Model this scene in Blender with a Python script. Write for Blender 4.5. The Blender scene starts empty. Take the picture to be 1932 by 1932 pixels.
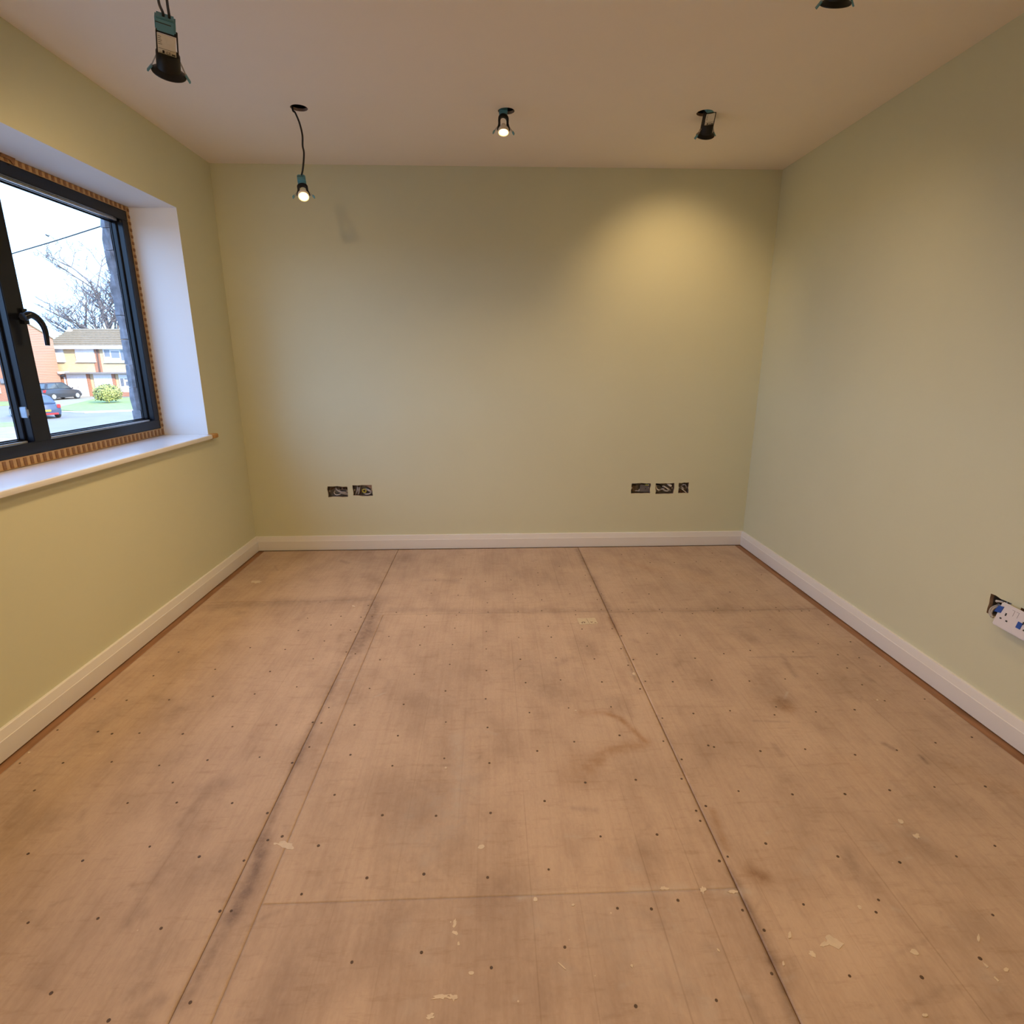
import bpy, bmesh, math, random
import numpy as np
from mathutils import Matrix, Vector

random.seed(7)
SC = bpy.context.scene
COL = SC.collection

# ------------------------------------------------------------------ camera
F_PX, HALF = 1063.91, 966.0                      # focal length in pixels of the 1932 px frame
CAM = Vector((1.6409, 0.0, 1.2794))
W, D, H = 3.4334, 3.7989, 2.4                    # room width, far wall distance, ceiling height
RIGHT = Vector((0.99933, -0.03633, -0.0009)); FWD = Vector((0.0353, 0.96499, -0.25988))
FWD.normalize(); RIGHT = (RIGHT - FWD * RIGHT.dot(FWD)).normalized(); UP = RIGHT.cross(FWD)
cam_data = bpy.data.cameras.new('camera'); cam_ob = bpy.data.objects.new('camera', cam_data); COL.objects.link(cam_ob)
cam_data.sensor_fit = 'HORIZONTAL'; cam_data.sensor_width = 36.0; cam_data.lens = F_PX / 1932.0 * 36.0
cam_data.clip_start = 0.02; cam_data.clip_end = 400
M = Matrix((RIGHT, UP, -FWD)).transposed().to_4x4(); M.translation = CAM
cam_ob.matrix_world = M
SC.camera = cam_ob

# ------------------------------------------------------------------ world, sun, exposure
SKY_STRENGTH = 5.5
world = bpy.data.worlds.new('sky'); SC.world = world; world.use_nodes = True
wn = world.node_tree.nodes; wl = world.node_tree.links; wn.clear()
wo = wn.new('ShaderNodeOutputWorld'); wb = wn.new('ShaderNodeBackground'); wl.new(wb.outputs[0], wo.inputs[0])
wc = wn.new('ShaderNodeTexCoord'); wz = wn.new('ShaderNodeSeparateXYZ'); wr = wn.new('ShaderNodeValToRGB')
wl.new(wc.outputs['Generated'], wz.inputs[0]); wl.new(wz.outputs['Z'], wr.inputs[0]); wl.new(wr.outputs[0], wb.inputs[0])
wr.color_ramp.elements[0].position = 0.0; wr.color_ramp.elements[0].color = (0.36, 0.60, 1.0, 1)
wr.color_ramp.elements[1].position = 0.6; wr.color_ramp.elements[1].color = (0.30, 0.54, 1.0, 1)
wb.inputs[1].default_value = SKY_STRENGTH
sun_data = bpy.data.lights.new('sun', 'SUN'); sun_data.energy = 9.0; sun_data.angle = 0.01; sun_data.color = (1.0, 0.86, 0.66)
sun = bpy.data.objects.new('sun', sun_data); COL.objects.link(sun)
sun.rotation_euler = Vector((0.70, -0.60, 0.50)).to_track_quat('Z', 'Y').to_euler()
sun.location = (30, -15, 30)
SC.view_settings.view_transform = 'Standard'; SC.view_settings.look = 'None'
SC.view_settings.gamma = 1.0; SC.view_settings.use_curve_mapping = False
SC.view_settings.exposure = 0.06
SC.cycles.max_bounces = 6; SC.cycles.diffuse_bounces = 4; SC.cycles.glossy_bounces = 3; SC.cycles.transparent_max_bounces = 12
SC.cycles.caustics_reflective = False; SC.cycles.caustics_refractive = False
LAMP_W = 30.0; LAMP_COL = (1.0, 0.67, 0.34)

# ------------------------------------------------------------------ pixel helpers (a pixel gives a direction, a known plane gives the distance)
def ray(x, y): return FWD + RIGHT * ((x - HALF) / F_PX) + UP * ((HALF - y) / F_PX)
def on(ax, val, x, y):
    d = ray(x, y); t = (val - CAM[ax]) / d[ax]
    return CAM + d * t
def fl(x, y): return on(2, 0.0, x, y)

# ------------------------------------------------------------------ materials
MATS = {}
def mat(name, col, rough=0.6, metal=0.0, noise=0.0, nscale=20.0, bump=0.0, bscale=60.0, spec=0.5, emit=None, estr=0.0, nstretch=(1, 1, 1)):
    if name in MATS: return MATS[name]
    m = bpy.data.materials.new(name); m.use_nodes = True; nt = m.node_tree; n = nt.nodes; l = nt.links
    b = n['Principled BSDF']; b.inputs['Roughness'].default_value = rough; b.inputs['Metallic'].default_value = metal
    b.inputs['Specular IOR Level'].default_value = spec
    b.inputs['Base Color'].default_value = (*col, 1)
    if noise or bump:
        tc = n.new('ShaderNodeTexCoord'); mp = n.new('ShaderNodeMapping'); mp.inputs['Scale'].default_value = nstretch
        l.new(tc.outputs['Object'], mp.inputs[0])
    if noise:
        t = n.new('ShaderNodeTexNoise'); t.inputs['Scale'].default_value = nscale; t.inputs['Detail'].default_value = 5
        l.new(mp.outputs[0], t.inputs['Vector'])
        r = n.new('ShaderNodeValToRGB')
        r.color_ramp.elements[0].position = 0.3; r.color_ramp.elements[1].position = 0.7
        r.color_ramp.elements[0].color = (*[max(0, c * (1 - noise)) for c in col], 1)
        r.color_ramp.elements[1].color = (*[min(1, c * (1 + noise)) for c in col], 1)
        l.new(t.outputs[0], r.inputs[0]); l.new(r.outputs[0], b.inputs['Base Color'])
    if bump:
        t2 = n.new('ShaderNodeTexNoise'); t2.inputs['Scale'].default_value = bscale; t2.inputs['Detail'].default_value = 3
        l.new(mp.outputs[0], t2.inputs['Vector'])
        bp = n.new('ShaderNodeBump'); bp.inputs['Strength'].default_value = bump; bp.inputs['Distance'].default_value = 0.002
        l.new(t2.outputs[0], bp.inputs['Height']); l.new(bp.outputs[0], b.inputs['Normal'])
    if emit:
        b.inputs['Emission Color'].default_value = (*emit, 1); b.inputs['Emission Strength'].default_value = estr
    MATS[name] = m
    return m

WALL = mat('wall_paint', (0.675, 0.685, 0.505), 0.75, noise=0.012, nscale=3, spec=0.25)
CEIL = mat('ceiling_paint', (0.88, 0.815, 0.725), 0.8, noise=0.008, nscale=3, spec=0.2)
WHITE = mat('reveal_white', (0.80, 0.80, 0.79), 0.6, noise=0.008, nscale=4, bump=0.06, bscale=250, spec=0.3)
GLOSS = mat('skirting_satin', (0.80, 0.79, 0.785), 0.38, noise=0.006, nscale=8, bump=0.02, bscale=40)
SILLM = mat('sill_gloss', (0.80, 0.80, 0.80), 0.16, noise=0.006, nscale=6, bump=0.01, bscale=30)
VOID = mat('dark_void', (0.05, 0.045, 0.04), 0.9, noise=0.3, nscale=20)
BOARDS = mat('old_boards', (0.30, 0.155, 0.08), 0.75, noise=0.25, nscale=9, bump=0.2, bscale=60, nstretch=(4, 0.6, 1))
FRAME = mat('anthracite_frame', (0.008, 0.009, 0.013), 0.22, noise=0.1, nscale=30, bump=0.01, bscale=200, spec=0.28)
GASKET = mat('gasket', (0.008, 0.009, 0.012), 0.6, noise=0.1, nscale=40)
ALU = mat('bare_aluminium', (0.70, 0.73, 0.78), 0.3, metal=0.9, noise=0.1, nscale=60)
TAPE = mat('packing_card', (0.46, 0.29, 0.13), 0.8, noise=0.12, nscale=60)
TAPED = mat('packing_card_dark', (0.235, 0.115, 0.045), 0.85, noise=0.2, nscale=80)
STONE = mat('outer_stone', (0.26, 0.25, 0.265), 0.9, noise=0.35, nscale=25, bump=0.8, bscale=70)
BLACK = mat('black_can', (0.008, 0.008, 0.009), 0.45, noise=0.1, nscale=50, spec=0.35)
TEAL = mat('teal_plastic', (0.10, 0.30, 0.40), 0.45, noise=0.05, nscale=60)
LABEL = mat('paper_label', (0.76, 0.74, 0.66), 0.6, noise=0.05, nscale=80)
INK = mat('ink', (0.03, 0.03, 0.03), 0.7, noise=0.1, nscale=90)
STEEL = mat('spring_steel', (0.45, 0.42, 0.40), 0.35, metal=0.9, noise=0.1, nscale=90)
CABLE = mat('black_cable', (0.012, 0.010, 0.010), 0.55, noise=0.1, nscale=60)
CERAMIC = mat('bulb_ceramic', (0.75, 0.68, 0.60), 0.4, noise=0.03, nscale=50)
BULB = mat('bulb_glow', (1, 0.9, 0.7), 0.5, noise=0.01, nscale=30, emit=(1.0, 0.80, 0.50), estr=9.0)
BULBRIM = mat('bulb_rim', (0.9, 0.7, 0.4), 0.4, noise=0.02, nscale=40, emit=(1.0, 0.62, 0.22), estr=1.6)
GALV = mat('galvanised_box', (0.22, 0.21, 0.20), 0.5, metal=0.7, noise=0.3, nscale=50, bump=0.3, bscale=90)
CORE = mat('grey_cable', (0.42, 0.40, 0.40), 0.5, noise=0.1, nscale=60)
WIREW = mat('white_wire', (0.78, 0.74, 0.68), 0.45, noise=0.05, nscale=60)
WIREB = mat('brown_wire', (0.12, 0.05, 0.03), 0.5, noise=0.1, nscale=60)
SLEEVE = mat('yellow_sleeve', (0.50, 0.44, 0.06), 0.5, noise=0.1, nscale=60)
PLASTER = mat('broken_plaster', (0.34, 0.24, 0.18), 0.95, noise=0.3, nscale=60, bump=0.6, bscale=90)
PLATE = mat('socket_plastic', (0.72, 0.70, 0.76), 0.3, noise=0.01, nscale=30)
BLUE = mat('blue_plastic', (0.015, 0.075, 0.40), 0.4, noise=0.05, nscale=40)
SPLASH = mat('dried_paint', (0.62, 0.51, 0.40), 0.6, noise=0.08, nscale=50)
NAIL = mat('nail_head', (0.085, 0.05, 0.03), 0.6, noise=0.3, nscale=90)
STICKER = mat('sticker_paper', (0.60, 0.50, 0.36), 0.6, noise=0.05, nscale=60)

def glass_mat(name, tint=(0.97, 0.99, 1.0), refl=1.0):
    m = bpy.data.materials.new(name); m.use_nodes = True; nt = m.node_tree; n = nt.nodes; l = nt.links; n.clear()
    o = n.new('ShaderNodeOutputMaterial'); mx = n.new('ShaderNodeMixShader'); tr = n.new('ShaderNodeBsdfTransparent'); gl = n.new('ShaderNodeBsdfGlossy')
    lw = n.new('ShaderNodeLayerWeight'); lw.inputs['Blend'].default_value = 0.5
    pw = n.new('ShaderNodeMath'); pw.operation = 'POWER'; pw.inputs[1].default_value = 5.0; l.new(lw.outputs['Facing'], pw.inputs[0])
    fr = n.new('ShaderNodeMath'); fr.operation = 'MULTIPLY_ADD'; fr.inputs[1].default_value = 0.6; fr.inputs[2].default_value = 0.025; l.new(pw.outputs[0], fr.inputs[0])
    tc = n.new('ShaderNodeTexCoord'); ns = n.new('ShaderNodeTexNoise'); ns.inputs['Scale'].default_value = 3
    rp = n.new('ShaderNodeValToRGB'); rp.color_ramp.elements[0].color = (*[c * 0.985 for c in tint], 1); rp.color_ramp.elements[1].color = (*tint, 1)
    l.new(tc.outputs['Object'], ns.inputs['Vector']); l.new(ns.outputs[0], rp.inputs[0]); l.new(rp.outputs[0], tr.inputs[0])
    gl.inputs['Roughness'].default_value = 0.01
    l.new(fr.outputs[0], mx.inputs[0]); l.new(tr.outputs[0], mx.inputs[1]); l.new(gl.outputs[0], mx.inputs[2]); l.new(mx.outputs[0], o.inputs[0])
    MATS[name] = m
    return m
GLASS = glass_mat('window_glass')

# ------------------------------------------------------------------ mesh builder
class MB:
    def __init__(s): s.v = []; s.f = []; s.mi = []
    def add(s, vs, fs, mi=0):
        o = len(s.v); s.v += [tuple(v) for v in vs]; s.f += [tuple(i + o for i in f) for f in fs]; s.mi += [mi] * len(fs); return s
    def box(s, a, b, mi=0):
        (x0, y0, z0), (x1, y1, z1) = a, b
        return s.add([(x0, y0, z0), (x1, y0, z0), (x1, y1, z0), (x0, y1, z0), (x0, y0, z1), (x1, y0, z1), (x1, y1, z1), (x0, y1, z1)],
                     [(0, 3, 2, 1), (4, 5, 6, 7), (0, 1, 5, 4), (1, 2, 6, 5), (2, 3, 7, 6), (3, 0, 4, 7)], mi)
    def hexa(s, p, mi=0):   # 4 bottom + 4 top points
        return s.add(p, [(0, 3, 2, 1), (4, 5, 6, 7), (0, 1, 5, 4), (1, 2, 6, 5), (2, 3, 7, 6), (3, 0, 4, 7)], mi)
    def prism(s, poly, fn, a, b, mi=0):  # poly of (u,v); fn(u,v,w) -> xyz
        n = len(poly); vs = [fn(u, v, a) for u, v in poly] + [fn(u, v, b) for u, v in poly]
        fs = [tuple(range(n))[::-1], tuple(range(n, 2 * n))] + [(i, (i + 1) % n, n + (i + 1) % n, n + i) for i in range(n)]
        return s.add(vs, fs, mi)
    def lathe(s, prof, n=24, mi=0, cap0=True, cap1=True, off=(0, 0, 0)):
        vs = []
        for r, z in prof:
            for k in range(n):
                a = 2 * math.pi * k / n; vs.append((off[0] + r * math.cos(a), off[1] + r * math.sin(a), off[2] + z))
        fs = []
        for j in range(len(prof) - 1):
            for k in range(n):
                k2 = (k + 1) % n; fs.append((j * n + k, j * n + k2, (j + 1) * n + k2, (j + 1) * n + k))
        if cap0: fs.append(tuple(range(n))[::-1])
        if cap1: fs.append(tuple((len(prof) - 1) * n + k for k in range(n)))
        return s.add(vs, fs, mi)
    def tube(s, pts, r, n=8, mi=0, taper=None):
        pts = [Vector(p) for p in pts]; vs = []; m = len(pts)
        prev = None
        for i, p in enumerate(pts):
            t = (pts[min(i + 1, m - 1)] - pts[max(i - 1, 0)]).normalized()
            if prev is None:
                a = Vector((0, 0, 1)) if abs(t.z) < 0.9 else Vector((1, 0, 0)); u = t.cross(a).normalized()
            else:
                u = (prev - t * prev.dot(t)).normalized()
            prev = u; w = t.cross(u)
            rr = r if taper is None else r + (taper - r) * i / (m - 1)
            for k in range(n):
                an = 2 * math.pi * k / n; vs.append(p + u * (rr * math.cos(an)) + w * (rr * math.sin(an)))
        fs = []
        for j in range(m - 1):
            for k in range(n):
                k2 = (k + 1) % n; fs.append((j * n + k, j * n + k2, (j + 1) * n + k2, (j + 1) * n + k))
        fs.append(tuple(range(n))[::-1]); fs.append(tuple((m - 1) * n + k for k in range(n)))
        return s.add(vs, fs, mi)
    def build(s, name, mats, parent=None, smooth=False, bevel=0.0):
        me = bpy.data.meshes.new(name); me.from_pydata(s.v, [], s.f)
        if not isinstance(mats, (list, tuple)): mats = [mats]
        for m in mats: me.materials.append(m)
        if len(mats) > 1: me.polygons.foreach_set('material_index', s.mi)
        bm = bmesh.new(); bm.from_mesh(me); bmesh.ops.recalc_face_normals(bm, faces=bm.faces); 
        if bevel: bmesh.ops.bevel(bm, geom=list(bm.edges), offset=bevel, segments=2, affect='EDGES', clamp_overlap=True)
        bm.to_mesh(me); bm.free()
        if smooth:
            for p in me.polygons: p.use_smooth = True
            me.set_sharp_from_angle(angle=math.radians(40)) if hasattr(me, 'set_sharp_from_angle') else None
        o = bpy.data.objects.new(name, me); COL.objects.link(o)
        if parent is not None: o.parent = parent
        return o

def spline(pts, n=8):    # Catmull-Rom through pts
    P = [Vector(p) for p in pts]; P = [P[0] * 2 - P[1]] + P + [P[-1] * 2 - P[-2]]; out = []
    for i in range(1, len(P) - 2):
        for k in range(n):
            t = k / n; a, b, c, d = P[i - 1], P[i], P[i + 1], P[i + 2]
            out.append(0.5 * ((2 * b) + (c - a) * t + (2 * a - 5 * b + 4 * c - d) * t * t + (3 * b - a - 3 * c + d) * t ** 3))
    out.append(P[-2]); return out

def tag(o, label=None, cat=None, group=None, kind=None):
    if label: o['label'] = label
    if cat: o['category'] = cat
    if group: o['group'] = group
    if kind: o['kind'] = kind
    return o
def thing(name, label, cat, mtx=None, group=None):
    o = bpy.data.objects.new(name, None); COL.objects.link(o); o.empty_display_size = 0.05
    if mtx is not None: o.matrix_world = mtx
    return tag(o, label, cat, group)
def struct(o, label=None): return tag(o, label, None, None, 'structure')

def panel_with_holes(outer, holes, fn, depth, name, mats, hole_mi=1):
    """flat panel from a 2D outline with holes (u,v), turned into 3D by fn(u,v,w); hole sides run from w=0 to w=depth"""
    bm = bmesh.new(); edges = []
    loops = [outer] + holes; rings = []
    for lp in loops:
        vs = [bm.verts.new(fn(u, v, 0)) for u, v in lp]; rings.append(vs)
        for i in range(len(vs)): edges.append(bm.edges.new((vs[i], vs[(i + 1) % len(vs)])))
    bmesh.ops.triangle_fill(bm, use_beauty=True, use_dissolve=False, edges=edges)
    for lp, vs in zip(holes, rings[1:]):
        bk = [bm.verts.new(fn(u, v, depth)) for u, v in lp]
        for i in range(len(vs)):
            f = bm.faces.new((vs[i], vs[(i + 1) % len(vs)], bk[(i + 1) % len(vs)], bk[i])); f.material_index = hole_mi
    me = bpy.data.meshes.new(name); bm.to_mesh(me); bm.free()
    for m in mats: me.materials.append(m)
    o = bpy.data.objects.new(name, me); COL.objects.link(o)
    return o

# ================================================================== ROOM SHELL
YB = -1.10            # wall behind the camera
WY0, WY1, WZ0, WZ1 = 1.20, 3.338, 0.838, 2.055       # window opening in the plaster
FX = -0.25            # room face of the window frame
# ---- left wall: plaster leaf with white reveals
wl_ob = panel_with_holes([(YB, 0), (D, 0), (D, H), (YB, H)], [[(WY0, WZ0), (WY1, WZ0), (WY1, WZ1), (WY0, WZ1)]],
                         lambda u, v, w: (w, u, v), FX, 'wall_left', [WALL, WHITE])
struct(wl_ob, 'pale green painted wall around the window with white reveals')
# outer leaf (behind the frame fixing strip)
m = MB()
OY0, OY1, OZ0, OZ1 = 1.222, 3.318, 0.905, 2.03
for (y0, y1, z0, z1) in ((YB - 0.3, OY0, -2.2, H + 0.4), (OY1, D + 0.3, -2.2, H + 0.4), (OY0, OY1, -2.2, OZ0), (OY0, OY1, OZ1, H + 0.4)):
    m.box((-0.345, y0, z0), (FX - 0.001, y1, z1))
struct(m.build('outer_leaf', STONE, wl_ob))
# ragged stones at the outer reveal beyond the glass
zz = 0.905; k = 0
while zz < 2.02:
    hgt = random.uniform(0.085, 0.15); z1 = min(2.03, zz + hgt)
    j = lambda s=0.006: random.uniform(-s, s)
    ya, xa, xb = 3.262, -0.352, -0.316
    m = MB()
    pts = []
    for (zc) in (zz + 0.001, (zz + z1) / 2, z1 - 0.001):
        pts.append([(xb, ya + 0.004 + j(0.003), zc), (xb - 0.018, ya + j(0.004), zc + j(0.003)), (xa - 0.008 + j(0.005), ya + 0.004 + j(0.005), zc), (xa - 0.008, 3.33, zc), (xb, 3.33, zc)])
    vs = [p for r_ in pts for p in r_]; n = 5
    fs = [(0, 4, 3, 2, 1), (10, 11, 12, 13, 14)] + [(a * n + i, a * n + (i + 1) % n, (a + 1) * n + (i + 1) % n, (a + 1) * n + i) for a in (0, 1) for i in range(n)]
    m.add(vs, fs).build('stone', STONE, wl_ob)
    zz = z1; k += 1

# ---- back wall with five socket cut-outs
def jag(u0, u1, v0, v1, j=0.003, seed=0, n=4):
    rnd = random.Random(seed); pts = []
    for i in range(n): pts.append((u0 + (u1 - u0) * i / n, v0 + rnd.uniform(-j, j)))
    for i in range(n): pts.append((u1 + rnd.uniform(-j, j), v0 + (v1 - v0) * i / n))
    for i in range(n): pts.append((u1 + (u0 - u1) * i / n, v1 + rnd.uniform(-j, j)))
    for i in range(n): pts.append((u0 + rnd.uniform(-j, j), v1 + (v0 - v1) * i / n))
    return pts
SOCK = [(0.521, 0.655, 0.376, 0.450, 1), (0.691, 0.822, 0.382, 0.457, 2), (2.611, 2.745, 0.382, 0.453, 3), (2.782, 2.911, 0.378, 0.452, 4), (2.943, 3.014, 0.379, 0.454, 5)]
wb_ob = panel_with_holes([(0, 0), (W, 0), (W, H), (0, H)], [jag(a, b, c, d, 0.003, s) for a, b, c, d, s in SOCK],
                         lambda u, v, w: (u, D + w, v), 0.014, 'wall_back', [WALL, PLASTER])
struct(wb_ob, 'pale green painted end wall with socket cut-outs')
struct(MB().box((-0.3, D + 0.05, -0.4), (W + 0.3, D + 0.25, H + 0.4)).build('wall_core', VOID, wb_ob))
# ---- right wall with two cut-outs
RC = [(1.738, 1.820, 0.392, 0.466, 11), (1.585, 1.700, 0.392, 0.466, 12)]
wr_ob = panel_with_holes([(YB, 0), (D, 0), (D, H), (YB, H)], [jag(a, b, c, d, 0.003, s) for a, b, c, d, s in RC],
                         lambda u, v, w: (W + w, u, v), 0.014, 'wall_right', [WALL, PLASTER])
struct(wr_ob, 'pale green painted side wall opposite the window')
struct(MB().box((W + 0.05, YB - 0.3, -0.4), (W + 0.25, D + 0.3, H + 0.4)).build('wall_core', VOID, wr_ob))
# ---- wall behind the camera
wf = MB().box((-0.3, YB - 0.2, -0.4), (W + 0.3, YB, H + 0.4)).build('wall_front', WALL); struct(wf, 'pale green painted wall facing the end wall')

# ---- ceiling with downlight holes
LX = (0.773, 1.726, 2.659); LY = (3.02, 1.97, 0.92, -0.13)
holes = []
for y in LY:
    for x in LX:
        if (x, y) == (LX[1], LY[1]): continue
        yy = y if not (x == 2.659 and y == 3.02) else 3.008
        holes.append([(x + 0.0385 * math.cos(2 * math.pi * k / 28), yy + 0.0385 * math.sin(2 * math.pi * k / 28)) for k in range(28)])
holes = [h for h in holes]
ce = panel_with_holes([(0, YB), (W, YB), (W, D), (0, D)], holes, lambda u, v, w: (u, v, H + w), 0.0125, 'ceiling', [CEIL, PLASTER])
struct(ce, 'plain off-white plastered ceiling with round downlight holes')
m = MB().box((-0.4, YB - 0.3, H + 0.35), (W + 0.4, D + 0.4, H + 0.6))
struct(m.build('loft_deck', VOID, ce))

# ---- skirting boards: flat face with a chamfered top band
def skirting(name, p0, p1, nrm, cut0, cut1):
    p0 = Vector(p0); p1 = Vector(p1); nrm = Vector(nrm); dr = (p1 - p0).normalized()
    prof = [(0, 0.0), (0.018, 0.0), (0.018, 0.066), (0.0165, 0.0675), (0.011, 0.0985), (0.009, 0.1), (0, 0.1)]
    m = MB(); vs = []
    for q, c, s in ((p0, cut0, 1), (p1, cut1, -1)):
        for t, z in prof: vs.append(q + nrm * t + dr * (s * c * t) + Vector((0, 0, z)))
    n = len(prof)
    m.add(vs, [tuple(range(n))[::-1], tuple(range(n, 2 * n))] + [(i, (i + 1) % n, n + (i + 1) % n, n + i) for i in range(n)])
    return struct(m.build(name, GLOSS), None)
skirting('baseboard_left', (0, YB, 0), (0, D, 0), (1, 0, 0), 0, 1)['label'] = 'white chamfered skirting board below the window wall'
skirting('baseboard_back', (0, D, 0), (W, D, 0), (0, -1, 0), 1, 1)['label'] = 'white chamfered skirting board along the end wall'
skirting('baseboard_right', (W, YB, 0), (W, D, 0), (-1, 0, 0), 0, 1)['label'] = 'white chamfered skirting board opposite the window'

# ================================================================== FLOOR
floor = struct(MB().box((-0.3, YB - 0.2, -0.4), (W + 0.3, D + 0.2, -0.006)).build('floor', BOARDS), 'worn plywood sheet floor with nail heads, joints and paint spots')

def ply_material():
    m = bpy.data.materials.new('worn_plywood'); m.use_nodes = True; nt = m.node_tree; n = nt.nodes; l = nt.links
    b = n['Principled BSDF']; b.inputs['Roughness'].default_value = 0.62; b.inputs['Specular IOR Level'].default_value = 0.3
    tc = n.new('ShaderNodeTexCoord')
    def noise(scale, st=(1, 1, 1), det=5, rough=0.55, dist=0.0):
        mp = n.new('ShaderNodeMapping'); mp.inputs['Scale'].default_value = st; l.new(tc.outputs['Object'], mp.inputs[0])
        t = n.new('ShaderNodeTexNoise'); t.inputs['Scale'].default_value = scale; t.inputs['Detail'].default_value = det
        t.inputs['Roughness'].default_value = rough; t.inputs['Distortion'].default_value = dist; l.new(mp.outputs[0], t.inputs[0]); return t.outputs[0]
    def ramp(src, p0, p1, c0=(0, 0, 0), c1=(1, 1, 1)):
        r = n.new('ShaderNodeValToRGB'); r.color_ramp.elements[0].position = p0; r.color_ramp.elements[1].position = p1
        r.color_ramp.elements[0].color = (*c0, 1); r.color_ramp.elements[1].color = (*c1, 1); l.new(src, r.inputs[0]); return r.outputs[0]
    def mth(op, a, b_=None, c=None):
        x = n.new('ShaderNodeMath'); x.operation = op
        for i, s in enumerate((a, b_, c)):
            if s is None: continue
            if isinstance(s, (int, float)): x.inputs[i].default_value = s
            else: l.new(s, x.inputs[i])
        return x.outputs[0]
    def mix(fac, a, b_, blend='MIX'):
        x = n.new('ShaderNodeMix'); x.data_type = 'RGBA'; x.blend_type = blend
        for s, i in ((fac, 0), (a, 6), (b_, 7)):
            if isinstance(s, (int, float)): x.inputs[i].default_value = s
            elif isinstance(s, tuple): x.inputs[i].default_value = (*s, 1)
            else: l.new(s, x.inputs[i])
        return x.outputs[2]
    at = n.new('ShaderNodeAttribute'); at.attribute_name = 'wear'; sp = n.new('ShaderNodeSeparateColor'); l.new(at.outputs['Color'], sp.inputs[0])
    tint = n.new('ShaderNodeAttribute'); tint.attribute_name = 'tint'
    big = noise(1.7, det=4); mid = noise(7, st=(1.0, 0.55, 1), det=6, rough=0.6); streak = noise(9, st=(7, 0.35, 1), det=4); fine = noise(120, st=(1.2, 0.5, 1), det=3)
    cross = noise(26, st=(0.35, 1.6, 1), det=5, rough=0.7)
    c = ramp(big, 0.3, 0.72, (0.480, 0.352, 0.268), (0.585, 0.435, 0.328))
    c = mix(ramp(mid, 0.42, 0.72), c, mix(1.0, c, (0.80, 0.775, 0.77), 'MULTIPLY'))
    c = mix(ramp(streak, 0.45, 0.8), c, mix(1.0, c, (0.90, 0.87, 0.86), 'MULTIPLY'))
    c = mix(ramp(cross, 0.54, 0.78), c, mix(1.0, c, (0.82, 0.78, 0.75), 'MULTIPLY'))
    c = mix(ramp(fine, 0.3, 0.7), mix(1.0, c, (0.955, 0.95, 0.95), 'MULTIPLY'), mix(1.0, c, (1.03, 1.03, 1.03), 'MULTIPLY'))
    c = mix(tint.outputs['Fac'], c, mix(1.0, c, (0.90, 0.90, 0.93), 'MULTIPLY'))
    # hairline marks where the old boards below show through
    sx = n.new('ShaderNodeSeparateXYZ'); l.new(tc.outputs['Object'], sx.inputs[0])
    wob = noise(0.9, det=2); xx = mth('ADD', sx.outputs['X'], mth('MULTIPLY', mth('SUBTRACT', wob, 0.5), 0.02))
    brk = ramp(noise(1.6, st=(3, 1, 1), det=3), 0.38, 0.62)
    acc = None
    for xp, wd, st in ((0.77, .0022, .5), (0.905, .0016, .3), (1.25, .0016, .5), (1.385, .0018, .55), (1.533, .0020, .7), (1.592, .0022, .7), (1.727, .0018, .7), (1.845, .0016, .5),
                       (2.03, .0022, .9), (2.15, .0020, .9), (2.305, .0016, .5), (2.455, .0016, .4), (2.625, .0022, .8), (2.80, .0016, .35), (2.95, .0016, .3), (3.08, .0020, .6), (3.205, .0022, .7), (0.55, .0014, .3), (0.33, .0014, .25)):
        d = mth('ABSOLUTE', mth('SUBTRACT', xx, xp)); v = mth('MULTIPLY', mth('LESS_THAN', d, wd * .8), st * .42)
        acc = v if acc is None else mth('MAXIMUM', acc, v)
    c = mix(mth('MULTIPLY', acc, brk), c, mix(1.0, c, (0.52, 0.46, 0.43), 'MULTIPLY'))
    # dirt, orange stain and pale plaster smears, broken up by noise
    dn = ramp(noise(34, det=5, rough=0.65), 0.25, 0.65); dn2 = mth('ADD', mth('MULTIPLY', dn, 0.75), 0.25)
    c = mix(mth('MULTIPLY', sp.outputs[0], dn2), c, mix(1.0, c, (0.42, 0.40, 0.44), 'MULTIPLY'))
    c = mix(mth('MULTIPLY', sp.outputs[2], dn2), c, mix(1.0, c, (0.62, 0.42, 0.22), 'MULTIPLY'))
    c = mix(mth('MULTIPLY', sp.outputs[1], mth('MULTIPLY', dn, 0.75)), c, (0.50, 0.44, 0.40))
    # pale specks
    vo = n.new('ShaderNodeTexVoronoi'); vo.inputs['Scale'].default_value = 16; l.new(tc.outputs['Object'], vo.inputs['Vector'])
    vs = n.new('ShaderNodeSeparateColor'); l.new(vo.outputs['Color'], vs.inputs[0])
    spk = mth('MULTIPLY', mth('LESS_THAN', vo.outputs['Distance'], mth('MULTIPLY', vs.outputs[1], 0.045)), mth('GREATER_THAN', vs.outputs[0], mth('SUBTRACT', 0.86, mth('MULTIPLY', tint.outputs['Fac'], 0.45))))
    c = mix(mth('MULTIPLY', spk, 0.8), c, (0.66, 0.56, 0.45))
    l.new(c, b.inputs['Base Color'])
    bp = n.new('ShaderNodeBump'); bp.inputs['Strength'].default_value = 0.25; bp.inputs['Distance'].default_value = 0.0015
    l.new(mid, bp.inputs['Height']); l.new(bp.outputs[0], b.inputs['Normal'])
    return m
PLY = ply_material()

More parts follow.
